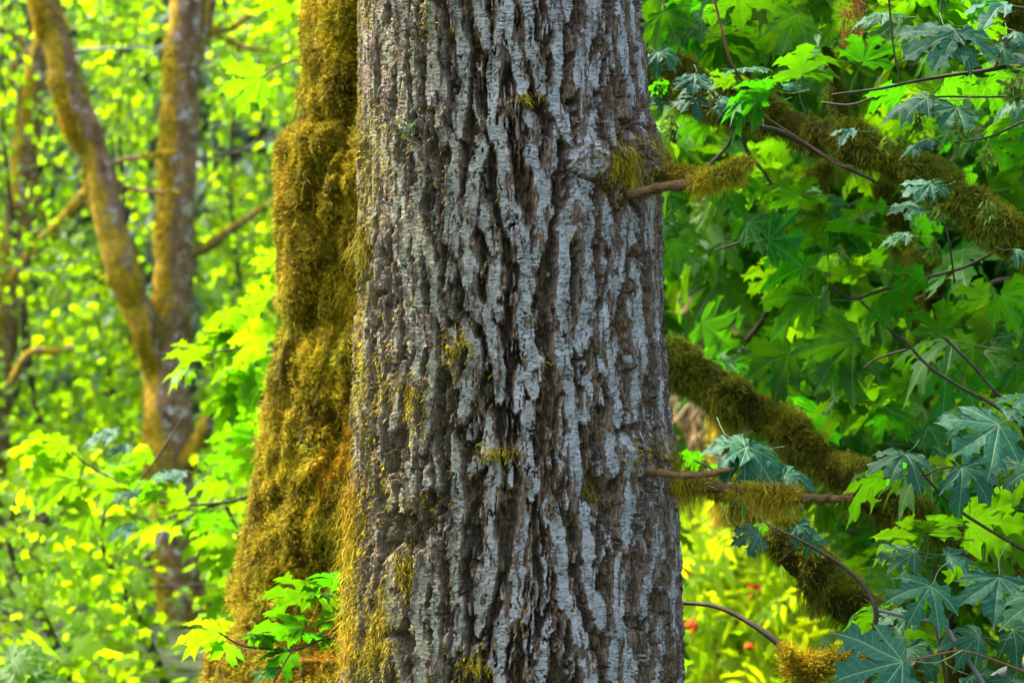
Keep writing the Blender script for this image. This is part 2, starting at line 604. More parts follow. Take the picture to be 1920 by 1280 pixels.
def tress(c, half, zj, L, W, n, rs, sway=.3, per=70):
    """hanging moss: ragged pointed tresses of unequal length along a line centred on c"""
    nt = max(2, n // per)
    parts = []
    for k in range(nt):
        m = max(12, n // nt)
        cc = c + np.array([rs.uniform(-1, 1) * half, rs.randn() * .006, rs.randn() * zj])
        Lk = L * rs.uniform(.3, 1.15) * (1 - .3 * abs(cc[0] - c[0]) / (half + 1e-6))
        r = rs.uniform(.004, .011)
        P = cc + rs.randn(m, 3) * np.array([r, r, zj * .6])
        V, F, A = veils(P, Lk, W, rs, sway)
        dz = np.clip((cc[2] - V[:, 2]) / (Lk + 1e-6), 0, 1)[:, None]
        drift = np.array([rs.randn() * .25, rs.randn() * .2, 0]) * Lk
        tgt = cc + drift * dz
        V[:, :2] += (tgt - V)[:, :2] * (dz * .75)
        parts.append((V, F, A))
    return join(parts)


# ------------------------------------------------------------------ leaves
def leaf_lobes():
    """half lobes of a bigleaf maple leaf: (outline points, lobe tip)"""
    S1, S2 = (0.075, 0.33), (0.24, 0.155)
    C = [(0, 1.0), (0.045, 0.87), (0.13, 0.83), (0.235, 0.80), (0.20, 0.70), (0.175, 0.63), (0.24, 0.585), (0.16, 0.52), (0.115, 0.43), S1]
    Lu = [S1, (0.20, 0.44), (0.30, 0.56), (0.335, 0.70), (0.42, 0.63), (0.52, 0.68), (0.68, 0.74)]
    Ll = [(0.68, 0.74), (0.63, 0.61), (0.66, 0.53), (0.76, 0.47), (0.62, 0.415), (0.49, 0.375), (0.53, 0.31), (0.40, 0.26), S2]
    Bu = [S2, (0.40, 0.215), (0.50, 0.26), (0.60, 0.19), (0.74, 0.17)]
    Bl = [(0.74, 0.17), (0.63, 0.08), (0.60, -0.02), (0.47, 0.005), (0.40, -0.05), (0.34, -0.13), (0.20, -0.06), (0.06, -0.07), (0, 0)]
    return [(C, (0, 1.0), 0), (Lu, (0.68, 0.74), 1), (Ll, (0.68, 0.74), 0), (Bu, (0.74, 0.17), 1), (Bl, (0.74, 0.17), 0)]


def maple_leaf(seed, sub=1, petiole=True, droop=0.35, fold=0.22, wave=0.03, thick=True):
    """unit leaf: petiole joint at origin, centre lobe along +Y, upper face +Z. returns V,F,attrs"""
    rs = np.random.RandomState(seed)
    T, LT, LS, V2 = [], [], [], []
    jit = {}

    def jp(p, mirror):
        key = (round(p[0], 3), round(p[1], 3), mirror)
        if p == (0, 0): return np.array([0.0, 0.0])
        if key not in jit:
            jit[key] = rs.randn(2) * (0.032 if p not in ((0, 1.0),) else 0.0)
        return np.array(p) + jit[key]
    lobe_d = [rs.uniform(0.6, 1.5) for _ in range(5)]
    lobe_id = []
    for mir in (1, -1):
        for li, (out, tip, rev) in enumerate(leaf_lobes()):
            tipj = jp(tip, mir if tip != (0, 1.0) else 1)
            mids = [tipj * f for f in (0.25, 0.5, 0.75)]
            O = [jp(p, mir if p != (0, 1.0) else 1) for p in out]
            if rev:      # outline runs sinus -> tip; close through midvein back to base
                poly = [np.zeros(2)] + O + mids[::-1]
            else:
                poly = [np.zeros(2)] + mids + O
                if out[-1] == (0, 0): poly = poly[:-1]
            n0 = len(V2)
            dirv = tipj / np.linalg.norm(tipj)
            for p in poly:
                lt = float(p @ dirv)
                ls = abs(float(p[0] * dirv[1] - p[1] * dirv[0]))
                V2.append((p[0] * mir, p[1]))
                LT.append(lt)
                LS.append(ls)
                lobe_id.append((0 if li == 0 else (1 if li < 3 else 2)) + (0 if mir == 1 or li == 0 else 2))
            for tr in tessellate_polygon([[Vector((p[0], p[1], 0)) for p in poly]]):
                a, b, c = tr
                A, B, Cc = poly[a], poly[b], poly[c]
                cr = (B[0] - A[0]) * (Cc[1] - A[1]) - (B[1] - A[1]) * (Cc[0] - A[0])
                f = [n0 + a, n0 + b, n0 + c]
                if (cr > 0) != (mir == 1): f = f[::-1]
                T.append(f)
    V = np.array([(x, y, 0.0) for x, y in V2])
    T = np.array(T)
    A = {'lt': np.array(LT), 'ls': np.array(LS), 'lob': np.array(lobe_id, float)}
    for _ in range(sub):
        # split the longest spans: plain 1->4 split
        V, T, A = split4(V, T, A)
    x, y = V[:, 0], V[:, 1]
    r2 = x * x + y * y
    lob = np.clip(np.round(A['lob']).astype(int), 0, 4)
    ld = np.array(lobe_d)[lob]
    z = -droop * r2 * ld * 0.6 + fold * np.sqrt(np.maximum(A['ls'], 0) + 1e-5) * 0.45 - 0.02
    z += wave * np.sin(A['lt'] * 22 + A['ls'] * 15 + seed) * np.clip(A['ls'] * 8, 0, 1)
    z += 0.10 * (vnoise(np.stack([x * 2.2 + seed, y * 2.2, 0 * x], -1)) - 0.5)
    z -= z[0] if len(z) else 0
    V = np.stack([x * (1 - 0.10 * r2 * ld * droop), y * (1 - 0.10 * r2 * ld * droop), z], -1)
    del A['lob']
    if petiole:
        c = [(0, 0, 0, 0.008), (0, -0.15, 0.0, 0.008), (rs.uniform(-.08, .08), -0.45, -0.05, 0.009), (rs.uniform(-.12, .12), -0.8, -0.02, 0.012)]
        pv, pf, _ = tube(c, 7, 4, cap=False)
        pf3 = np.vstack([pf[:, [0, 1, 2]], pf[:, [0, 2, 3]]])
        n0 = len(V)
        V = np.vstack([V, pv])
        T = np.vstack([T, pf3 + n0])
        for k in A: A[k] = np.concatenate([A[k], np.zeros(len(pv))])
    return V, T, A


def split4(V, T, A):
    e = {}
    nv = len(V)
    newV, idx = [], nv
    pairs = []
    T2 = []
    for t in T:
        m = []
        for a, b in ((t[0], t[1]), (t[1], t[2]), (t[2], t[0])):
            k = (a, b) if a < b else (b, a)
            if k not in e:
                e[k] = idx
                pairs.append(k)
                idx += 1
            m.append(e[k])
        T2 += [(t[0], m[0], m[2]), (m[0], t[1], m[1]), (m[2], m[1], t[2]), (m[0], m[1], m[2])]
    pr = np.array(pairs)
    V = np.vstack([V, (V[pr[:, 0]] + V[pr[:, 1]]) / 2])
    A = {k: np.concatenate([v, (v[pr[:, 0]] + v[pr[:, 1]]) / 2]) for k, v in A.items()}
    return V, np.array(T2), A


HERO = [maple_leaf(20 + k, 1, droop=d, fold=0.12 + 0.07 * (k % 3)) for k, d in enumerate((0.25, 0.45, 0.65, 0.9, 0.35, 0.55, 1.1, 0.75, 0.2))]
LITE = [maple_leaf(40 + k, 0, droop=d, petiole=False) for k, d in enumerate((0.3, 0.6, 0.9))]
HERO_ME = {}


def hero_mesh(k, mat):
    key = (k, mat)
    if key not in HERO_ME:
        V, T, A = HERO[k]
        HERO_ME[key] = mesh_np('leaf', V, T, A, M[mat], smooth=True)
    return HERO_ME[key]


def small_star():
    """simple five-lobed leaf, 10 triangles"""
    a = [(0, 0), (.36, .02), (.30, .22), (.56, .50), (.24, .60), (0, 1), (-.24, .60), (-.56, .50), (-.30, .22), (-.36, .02)]
    V = np.array([(x, y, -0.25 * (x * x + y * y) + 0.1 * abs(x)) for x, y in a] + [(0, .3, 0.02)])
    n = 10
    T = np.array([(10, i, (i + 1) % n) for i in range(n)])
    return V, T


def lance():
    V = np.array([(0, 0, 0), (.13, .3, .02), (.10, .65, .0), (0, 1, -.12), (-.10, .65, .0), (-.13, .3, .02), (0, .4, -.015)])
    T = np.array([(6, i, (i + 1) % 6) for i in range(6)])
    return V, T


STAR, LANCE = small_star(), lance()


def frames(D, Nn):
    """rotation matrices with local Y -> D, local Z -> Nn"""
    D = D / (np.linalg.norm(D, axis=1)[:, None] + 1e-9)
    Nn = Nn - D * np.sum(D * Nn, 1)[:, None]
    Nn = Nn / (np.linalg.norm(Nn, axis=1)[:, None] + 1e-9)
    X = np.cross(D, Nn)
    return np.stack([X, D, Nn], -1)


def scatter(shape, P, D, Nn, size, rs, attrs=None):
    V, T = shape[0], shape[1]
    Rm = frames(D, Nn)
    n = len(P)
    W = np.einsum('nij,vj->nvi', Rm, V) * np.broadcast_to(size, n)[:, None, None] + P[:, None, :]
    F = (T[None] + (np.arange(n) * len(V))[:, None, None]).reshape(-1, 3)
    A = {'tint': np.repeat(rs.rand(n), len(V))}
    if attrs:
        for k, v in attrs.items(): A[k] = np.tile(v, n)
    return W.reshape(-1, 3), F, A


def rand_leaf_dirs(n, rs, up=0.8, cam=0.0):
    """outward directions mostly sideways and drooping, faces mostly up"""
    a = rs.rand(n) * 2 * math.pi
    D = np.stack([np.cos(a), np.sin(a), -0.25 - 0.5 * rs.rand(n)], -1)
    Nn = np.stack([rs.randn(n) * 0.5, rs.randn(n) * 0.5 - cam, np.full(n, up)], -1)
    return D, Nn


def place_leaf(parent, px, py, size, ang, Y, pitch=35, roll=0, mat='leaf', k=None, base=None):
    """one maple leaf. px,py: petiole joint; size: centre lobe in photo pixels at Y; ang: where the centre lobe points in view
    (0 right, 90 down); pitch: how far the upper face leans back from facing the camera (90 = edge-on, upward)"""
    if k is None: k = random.randrange(9)
    o = bpy.data.objects.new('leaf', hero_mesh(k, mat))
    COL.objects.link(o)
    a = R(ang)
    d = Vector((math.cos(a), 0, -math.sin(a)))
    n = Vector((0, -math.cos(R(pitch)), math.sin(R(pitch))))
    # the lobe direction leans with the face
    d = (d - n * d.dot(n))
    d.normalize()
    x = d.cross(n)
    m = Matrix((x, d, n)).transposed().to_4x4()
    m = m @ Matrix.Rotation(R(roll), 4, 'Y')
    s = size * K * Y
    p = Vector(pt(px, py, Y))
    m = Matrix.Translation(p) @ m @ Matrix.Scale(s, 4)
    o.parent = parent
    o.matrix_basis = Matrix.Translation(parent.location).inverted() @ m
    return o


def twig(parent, pts, mat='twig', name='twig', ns=6, nl=None, lump=0.15):
    """pts: (px,py,Y,rpx)"""
    C = [(*pt(a, b, c), r * K * c) for a, b, c, r in pts]
    V, F, N = tube(C, nl or 6 * len(pts), ns, lump, 30)
    return put(name, mesh_np(name, V, F, None, M[mat], True), parent)

# ================================================================== SETTING
def terrain_z(x, y):
    z = 0.035 * np.maximum(y - 6, 0) + 0.10 * np.maximum(y - 18, 0) - 0.11 * np.maximum(y - 60, 0)
    z = z + 0.25 * (fbm(np.stack([x * 0.25, y * 0.25, 0 * x], -1), 3) - 0.5)
    return z


gx = np.concatenate([-np.geomspace(1500, 30, 14), np.linspace(-26, 26, 53), np.geomspace(30, 1500, 14)])
gy = np.concatenate([-np.geomspace(1500, 10, 12), np.linspace(-8, 60, 69), np.geomspace(66, 2200, 14)])
GX, GY = np.meshgrid(gx, gy)
GZ = terrain_z(GX.ravel(), GY.ravel())
nx, ny = len(gx), len(gy)
ii = (np.arange(ny - 1)[:, None] * nx + np.arange(nx - 1)[None, :]).reshape(-1)
gF = np.stack([ii, ii + 1, ii + nx + 1, ii + nx], -1)
ground = link('ground', mesh_np('ground', np.stack([GX.ravel(), GY.ravel(), GZ], -1), gF, None, M['soil'], True))
tag(ground, 'mossy brown forest floor between the trees', 'ground', kind='structure')

# ================================================================== MAIN ALDER TRUNK
DC = 4.5                                # distance of the trunk axis
edge_y = np.array([-400, 0, 200, 300, 400, 600, 800, 1000, 1280, 1700, 2600])
edge_l = np.array([680, 672, 671, 668, 667, 662, 657, 652, 637, 615, 560])
edge_r = np.array([1196, 1203, 1216, 1236, 1240, 1245, 1258, 1274, 1283, 1300, 1350])


def trunk_axis(z):
    py = 640 - (z - EYE) / (K * DC)
    l, r = np.interp(py, edge_y, edge_l), np.interp(py, edge_y, edge_r)
    hw = (r - l) / 2 * K
    Rr = hw * DC / np.sqrt(1 + hw * hw)
    cx = ((l + r) / 2 - 960) * K * DC
    return cx, Rr


# traced bark plates: crop origin, scale, then polylines of x,y with a half width (crop pixels)
PL = []


def plates(ox, oy, s, rows):
    for w, *pts_ in rows:
        pts_ = list(pts_)
        ends = [1.0, 1.0]
        for e, (p, q) in enumerate(((pts_[0], pts_[1]), (pts_[-1], pts_[-2]))):
            if p[1] <= 60 or p[1] >= 1190:
                dx, dy = p[0] - q[0], p[1] - q[1]
                L_ = math.hypot(dx, dy) + 1e-6
                r_ = (p[0] + dx / L_ * 75, p[1] + dy / L_ * 75)
                pts_ = [r_] + pts_ if e == 0 else pts_ + [r_]
                ends[e] = 0.0
        PL.append((w * s * 0.90, [(ox + x * s, oy + y * s) for x, y in pts_], ends))


plates(660, 0, .336, [
    (14, (60, 0), (65, 250), (80, 500), (70, 750)), (15, (110, 20), (105, 200), (110, 400), (115, 600), (120, 800), (130, 1000), (110, 1280)),
    (20, (165, 0), (160, 130), (180, 250), (185, 420), (190, 600), (175, 760), (165, 850), (180, 950), (200, 1100), (180, 1280)),
    (17, (230, 0), (225, 150), (200, 280), (215, 400)), (26, (285, 0), (280, 150), (270, 300), (265, 450), (285, 580), (260, 680)),
    (18, (340, 0), (335, 150), (335, 330), (345, 500), (335, 640)), (29, (430, 0), (440, 130), (450, 280), (440, 400), (445, 570)),
    (22, (455, 320), (480, 420), (510, 560), (490, 640), (500, 800)),
    (31, (580, 0), (590, 120), (610, 230), (625, 380), (615, 520), (600, 620), (580, 720), (570, 850), (565, 950), (550, 1080), (530, 1250)),
    (32, (710, 0), (720, 130), (750, 235)), (36, (850, 0), (840, 150), (810, 260), (790, 380), (780, 520), (790, 600), (780, 700), (830, 800), (850, 950), (850, 1100), (880, 1250)),
    (34, (735, 790), (700, 900), (680, 1020), (660, 1200)), (21, (340, 800), (380, 900), (390, 1050), (350, 1130), (385, 1280)),
    (20, (275, 930), (270, 1050), (290, 1200)), (14, (235, 760), (225, 1000), (245, 1150))])
plates(940, 0, .336, [
    (34, (30, 0), (30, 120), (70, 260), (100, 420), (120, 500)), (30, (140, 0), (160, 120), (175, 280), (215, 400), (240, 520)),
    (34, (300, 0), (310, 150), (320, 300), (325, 450), (310, 560), (340, 640), (390, 760)), (22, (350, 0), (370, 100)),
    (33, (510, 0), (500, 130), (460, 250), (450, 380), (440, 500)), (33, (540, 300), (510, 420), (480, 560), (500, 700), (460, 780)),
    (22, (640, 0), (660, 150), (680, 300), (700, 420), (735, 560)), (14, (700, 560), (700, 640)), (16, (720, 0), (740, 150), (770, 300), (780, 420), (800, 560)),
    (38, (140, 640), (180, 680), (190, 780), (160, 860), (200, 960), (240, 1100), (240, 1250)), (30, (20, 650), (20, 800), (30, 1000), (60, 1150), (90, 1280)),
    (28, (310, 700), (290, 850), (260, 1000), (250, 1150)), (30, (430, 830), (410, 930), (470, 1000), (480, 1100)),
    (28, (400, 1000), (410, 1100), (370, 1200)), (28, (460, 1050), (480, 1200), (490, 1280)), (26, (580, 1120), (600, 1280)), (22, (830, 1100), (820, 1280)),
    (26, (470, 840), (540, 830), (560, 900), (500, 930), (480, 880)), (10, (610, 640), (640, 780), (700, 900)), (10, (760, 700), (790, 850), (830, 980))])
plates(650, 420, .336, [
    (13, (130, 350), (100, 560), (90, 800)), (20, (160, 150), (190, 350)), (24, (270, 0), (285, 150), (320, 280)),
    (27, (330, 20), (320, 200), (340, 400), (350, 560), (355, 720)), (18, (270, 480), (260, 620), (280, 760)),
    (24, (380, 0), (400, 250), (405, 450), (400, 650), (390, 780), (370, 900), (370, 1200)), (22, (420, 50), (470, 200), (490, 350), (500, 450), (540, 560)),
    (20, (440, 520), (470, 620), (470, 800), (470, 1000), (440, 1200)), (22, (600, 30), (615, 180)),
    (37, (640, 0), (690, 150), (680, 300), (700, 430), (760, 500), (810, 620), (855, 750), (850, 900), (850, 980)),
    (30, (790, 0), (830, 150), (830, 300), (820, 450), (865, 520)), (24, (660, 550), (680, 650)), (30, (720, 640), (700, 800), (660, 950), (640, 1100)), (20, (580, 780), (620, 900)),
    (28, (790, 1050), (790, 1230)), (18, (240, 850), (270, 1000), (250, 1150)), (14, (320, 780), (260, 960)), (13, (180, 620), (190, 720)), (9, (200, 900), (190, 1100)), (9, (60, 900), (70, 1100))])
plates(950, 420, .336, [
    (44, (50, 0), (90, 150), (120, 280), (100, 400), (100, 500), (110, 620), (150, 780), (150, 950)), (33, (210, 20), (180, 130), (165, 200)),
    (40, (350, 0), (320, 150), (310, 300), (310, 450), (330, 600), (350, 720)), (34, (270, 640), (300, 760), (330, 820), (360, 1000), (370, 1200)),
    (40, (450, 0), (450, 200), (460, 350), (460, 480), (430, 600), (400, 680)),
    (38, (670, 60), (630, 200), (610, 330), (570, 470), (550, 620), (560, 760), (590, 880), (620, 1000), (620, 1120)), (20, (600, 650), (610, 760)),
    (20, (580, 0), (600, 80)), (29, (720, 240), (730, 380), (720, 480), (740, 620), (750, 780), (730, 920), (700, 1050), (690, 1120)),
    (13, (800, 0), (810, 150), (830, 350), (840, 550), (850, 800), (860, 1000), (850, 1200)), (32, (470, 840), (460, 960), (430, 1080)),
    (27, (80, 800), (70, 950), (60, 1050)), (30, (140, 1000), (110, 1150)), (12, (700, 0), (705, 120))])
plates(640, 850, .336, [
    (38, (380, 100), (380, 200), (350, 280)), (22, (480, 90), (490, 200)), (31, (640, 20), (640, 150), (650, 280), (640, 420), (630, 560), (640, 700), (640, 850), (640, 980), (650, 1150)),
    (33, (750, 50), (720, 100)), (36, (860, 60), (850, 200), (830, 350), (820, 480), (840, 600), (830, 700), (810, 800), (780, 920), (750, 1020)),
    (24, (790, 640), (770, 800), (760, 900)), (23, (500, 430), (500, 560), (510, 700), (520, 850), (520, 1000), (530, 1280)),
    (36, (440, 560), (430, 700), (430, 850), (430, 980), (450, 1100), (440, 1280)), (18, (270, 130), (270, 280)), (26, (290, 580), (270, 720), (260, 850), (270, 960)),
    (18, (320, 820), (310, 950)), (20, (230, 1050), (290, 1100), (350, 1280)), (40, (935, 880), (880, 1080), (880, 1280)), (10, (180, 350), (190, 600), (150, 900)), (10, (80, 700), (90, 1100))])
plates(960, 850, .336, [
    (38, (90, 50), (110, 160), (90, 220)), (33, (60, 280), (60, 400), (50, 550), (30, 700), (20, 900)),
    (35, (190, 270), (240, 380), (260, 520), (280, 680), (310, 820), (360, 950), (400, 1100), (430, 1250)), (26, (270, 800), (260, 850)), (31, (200, 930), (190, 1100), (170, 1260)),
    (38, (340, 0), (360, 120), (370, 250), (400, 340), (420, 450), (430, 600), (430, 720), (470, 850), (500, 940)), (29, (550, 0), (560, 100)), (24, (490, 330), (450, 390)),
    (35, (640, 20), (670, 150), (650, 280), (630, 400), (620, 500)), (37, (590, 560), (610, 700), (600, 830), (590, 980), (570, 1120), (570, 1280)), (20, (700, 90), (715, 130)),
    (28, (820, 340), (820, 500), (800, 620), (750, 760), (730, 900)), (36, (660, 1000), (660, 1180), (670, 1280)),
    (15, (890, 160), (900, 350), (910, 600), (900, 850), (910, 1100)), (22, (830, 950), (820, 1100), (800, 1280))])

# distance-to-plate field on a raster in photo pixels
FX0, FY0, FS = 600, -40, 1.0
FW, FH = 740, 1360
dist = np.full((FH, FW), 60.0)
for w, pl, ends in PL:
    sp = spline(np.array([(x, y) for x, y in pl]), max(6, int(len(pl) * 5)))
    n = len(sp)
    ws = w * (0.75 + 0.55 * vnoise(np.stack([sp[:, 0] * .04, sp[:, 1] * .055, np.full(n, w)], -1)))
    e_ = np.minimum(np.arange(n) + (0 if ends[0] else 9), np.arange(n)[::-1] + (0 if ends[1] else 9))
    ws *= np.clip(e_ / 2.5 + 0.35, 0, 1)
    for k in range(n - 1):
        (x0, y0), (x1, y1) = sp[k], sp[k + 1]
        xa, xb = int(min(x0, x1) - 40 - FX0), int(max(x0, x1) + 40 - FX0)
        ya, yb = int(min(y0, y1) - 40 - FY0), int(max(y0, y1) + 40 - FY0)
        xa, ya, xb, yb = max(xa, 0), max(ya, 0), min(xb, FW), min(yb, FH)
        if xa >= xb or ya >= yb: continue
        X, Y = np.meshgrid(np.arange(xa, xb) + FX0, np.arange(ya, yb) + FY0)
        dx, dy = x1 - x0, y1 - y0
        t = np.clip(((X - x0) * dx + (Y - y0) * dy) / (dx * dx + dy * dy + 1e-9), 0, 1)
        # distances shorter along the trunk, so that ends taper
        d = np.hypot(X - x0 - t * dx, (Y - y0 - t * dy) * 0.6) - (ws[k] * (1 - t) + ws[k + 1] * t)
        dist[ya:yb, xa:xb] = np.minimum(dist[ya:yb, xa:xb], d)


def field(px, py):
    px = np.where(py < 0, px, px)
    py = np.abs(py)
    m = py % 2560
    py = np.where(m > 1280, 2560 - m, m)
    x = np.clip(px - FX0, 0, FW - 2)
    y = np.clip(py - FY0, 0, FH - 2)
    xi, yi = x.astype(int), y.astype(int)
    fx, fy = x - xi, y - yi
    return (dist[yi, xi] * (1 - fx) + dist[yi, xi + 1] * fx) * (1 - fy) + (dist[yi + 1, xi] * (1 - fx) + dist[yi + 1, xi + 1] * fx) * fy


# knots, scars and the swelling round the dead branches: px,py,rx,ry,height
BUMPS = [(985, 195, 32, 14, .018), (1195, 300, 34, 60, .022), (1236, 310, 14, 60, .020), (1190, 845, 30, 26, .018),
         (1240, 855, 26, 50, .018), (925, 850, 38, 14, .014), (860, 655, 24, 30, .010), (1110, 920, 26, 30, -.012), (1170, 375, 30, 18, -.012),
         (960, 1100, 22, 18, -.010), (880, 1180, 26, 22, -.012), (1215, 905, 22, 20, -.012), (1010, 205, 16, 9, -.020), (1178, 1035, 26, 10, .010)]
MOSSY = [(652, 1100, 26, 210, 1.0), (662, 980, 26, 80, .9), (674, 470, 14, 90, .8), (672, 260, 10, 120, .7), (668, 640, 12, 90, .6), (1240, 300, 26, 70, .9),
         (1168, 325, 30, 42, .9), (985, 186, 26, 10, .9), (765, 245, 20, 26, .6), (858, 655, 30, 34, .7), (935, 850, 40, 18, .8), (1270, 870, 22, 60, .9),
         (760, 1075, 20, 50, .7), (700, 1200, 40, 90, .8), (775, 750, 30, 60, .5), (700, 720, 30, 60, .45), (1120, 925, 12, 24, .7), (885, 1250, 40, 34, .7),
         (710, 910, 40, 60, .5), (790, 950, 22, 30, .5), (720, 300, 22, 60, .3), (1215, 845, 40, 26, .5), (1180, 270, 36, 20, .6), (800, 40, 14, 50, .5), (845, 60, 10, 12, .6)]


def trunk_surface(al, z):
    """undisplaced point, normal and its photo position for angle al (0 faces the camera) and height z"""
    cx, Rr = trunk_axis(z)
    x, y = cx + Rr * np.sin(al), DC - Rr * np.cos(al)
    px = 960 + x / (K * y)
    py = 640 - (z - EYE) / (K * y)
    return x, y, px, py


def bark_height(al, z, px, py):
    cxp = 960 + trunk_axis(z)[0] / (K * DC)
    # the far half repeats the near one
    sf = np.where(np.cos(al) > 0.07, px, cxp + np.sin(al) * 300)
    sx = 1000 + al * 300
    q = np.stack([sx * .02, py * .012, 0 * sx + 3.1], -1)
    wx = (fbm(q, 3) - .5) * 16 + (fbm(np.stack([sx * .11, py * .07, 0 * sx + 8], -1), 2) - .5) * 9
    wy = (fbm(q + 31, 2) - .5) * 18
    # ragged, stepped plate edges
    rag = (fbm(np.stack([sx * .20, py * .028, 0 * sx], -1), 4, .64) - .5) * 12 + (fbm(np.stack([sx * .09, py * .045, 0 * sx + 71], -1), 2) - .5) * 9
    d = field(sf + wx * np.clip(np.cos(al), .15, 1), py + wy) + rag
    # where nothing was traced the bark goes on ridging by itself
    g1 = fbm(np.stack([sx * .105 + wx * .06, py * .011, 0 * sx + 5], -1), 3, .5)
    d2 = np.abs(g1 - .5) * 95 - 3.6 + rag * .7 + 12 * sstep(.46, .62, fbm(np.stack([sx * .03, py * .015, 0 * sx + 15], -1), 2))
    d = np.where(d > 5.5, np.minimum(d, np.maximum(d2, 5.5 - (d - 5.5) * 1.6)), d)
    # narrow lengthwise splits through the wider plates
    g3 = fbm(np.stack([sx * .085 - wx * .05, py * .013, 0 * sx + 33], -1), 3, .55)
    split = sstep(.022, .006, np.abs(g3 - .5)) * sstep(.44, .56, fbm(np.stack([sx * .04, py * .02, 0 * sx + 91], -1), 2))
    d = np.maximum(d, split * 5.5 - .5)
    foresh = np.clip(np.abs(np.cos(al)), .25, 1)
    plate = sstep(1.2, -.8, d)
    worn = fbm(np.stack([sx * .10, py * .020, 0 * sx + 81], -1), 4, .62)
    plate = plate * (1 - .9 * sstep(.60, .66, worn))
    # fibrous flank, then a sudden drop into the furrow
    wall = fbm(np.stack([sx * .10, py * .03, 0 * sx + 9], -1), 3, .6)
    flank = sstep(0, 2.5, d)
    deepm = sstep(2.5, 7.5, d + (wall - .5) * 13)
    h = -.005 * flank - (.012 + .030 * sstep(.3, .6, wall)) * deepm
    # shreds and flakes on the flanks
    fib = fbm(np.stack([sx * .36, py * .035, 0 * sx + 2], -1), 4, .68) - .5
    chip = fbm(np.stack([sx * .24, py * .10, 0 * sx + 12], -1), 3, .65)
    chip = np.abs(chip - .5) * 2
    blk = fbm(np.stack([sx * .13, py * .022, 0 * sx + 55], -1), 3) 
    h += (1 - plate) * (fib * .020 + chip * .007 - .002 + .009 * sstep(.50, .62, blk))
    damp = np.maximum(sstep(.5, 1.3, -al), sstep(.9, 1.4, al) * .8)
    h = h * (1 - .6 * damp)
    # curling rim, shallow wrinkles and cross cracks on the plates
    h += plate * (.0022 * (fbm(np.stack([sx * .07, py * .55, 0 * sx], -1), 3, .6) - .5) * 2)
    h += plate * .005 * (fbm(np.stack([sx * .05, py * .03, 0 * sx + 4], -1), 3) - .5)
    ck = fbm(np.stack([sx * .06, py * .11, 0 * sx + 6], -1), 3, .6)
    crack = sstep(.035, .008, np.abs(ck - .5)) * sstep(.45, .6, fbm(np.stack([sx * .03, py * .03, 0 * sx + 44], -1), 2))
    h -= plate * crack * .005
    plate = plate * (1 - .7 * crack)
    front = (np.cos(al) > 0).astype(float)
    for bx, by, rx, ry, hh in BUMPS:
        e = np.exp(-(((px - bx) / rx) ** 2 + ((py - by) / ry) ** 2))
        h += front * e * hh * (0.6 + 0.8 * fbm(np.stack([px * .12, py * .12, 0 * px], -1), 3))
        if hh > 0: plate = plate * (1 - front * e * .35)
    # the round branch scar: a raised, ringed collar with a cupped middle
    kr = np.hypot((px - 1112) / 36, (py - 303) / 29) * (.62 + .76 * fbm(np.stack([px * .045, py * .045, 0 * px + 2], -1), 3, .6))
    ka = front * np.exp(-np.clip(kr - .2, 0, 9) ** 4)
    h = h * (1 - .55 * ka) + ka * (.010 + .0016 * np.sin(kr * 20 + 9 * (fbm(np.stack([px * .07, py * .07, 0 * px], -1), 3) - .5)) - .006 * sstep(.5, .1, kr))
    h -= front * .020 * np.exp(-((kr - 1.22) / .14) ** 2) * (py > 300)
    plate = np.where(ka > .4, np.clip(.25 + .5 * plate + .25 * np.sin(kr * 20) + 1.6 * (fbm(np.stack([px * .12, py * .12, 0 * px + 7], -1), 3) - .5), 0, 1), plate)
    moss = np.zeros_like(h)
    for bx, by, rx, ry, s in MOSSY:
        e = np.exp(-(((px - bx) / rx) ** 2 + ((py - by) / ry) ** 2))
        moss = np.maximum(moss, front * e * s)
    # a dull patchy film of moss down the left flank
    leftness = sstep(-.35, -1.25, np.where(np.sin(al) < 0, -np.arccos(np.clip(np.cos(al), -1, 1)), 0))
    film = fbm(np.stack([sx * .02, py * .008, 0 * sx + 21], -1), 4)
    moss = np.maximum(moss, leftness * sstep(.38, .58, film) * .72)
    plate = plate * (1 - .75 * sstep(-.15, -1.0, np.where(np.cos(al) > -.2, al, 0)) * sstep(.44, .60, fbm(np.stack([sx * .06, py * .02, 0 * sx + 61], -1), 3)))
    rim = sstep(9, 0, d) * (1 - plate)
    return h, plate, moss, rim


al = np.concatenate([np.linspace(-1.60, 1.60, 540), np.linspace(1.60, 2 * math.pi - 1.60, 62)[1:-1]])
zz = np.concatenate([np.linspace(-0.1, 0.82, 120)[:-1], np.linspace(0.82, 2.37, 860), np.linspace(2.37, 4.6, 150)[1:]])
AL, ZZ = np.meshgrid(al, zz)
AL, ZZ = AL.ravel(), ZZ.ravel()
ALw = np.where(AL > math.pi, AL - 2 * math.pi, AL)
tx, ty, tpx, tpy = trunk_surface(ALw, ZZ)
hh, plate, mossm, rimm = bark_height(ALw, ZZ, tpx, tpy)
tV = np.stack([tx + np.sin(ALw) * hh, ty - np.cos(ALw) * hh, ZZ], -1)
na, nz = len(al), len(zz)
i = np.arange(nz - 1)[:, None] * na
j = np.arange(na)[None, :]
jn = (j + 1) % na
tF = np.stack([i + j, i + jn, i + na + jn, i + na + j], -1).reshape(-1, 4)
alder = root('alder_tree', 'thick alder trunk with deeply furrowed grey lichen bark, filling the middle', 'tree', (0, DC, 0))
put('trunk', mesh_np('trunk', tV, tF, {'plate': plate, 'moss': mossm, 'rim': rimm}, M['alder'], True), alder)


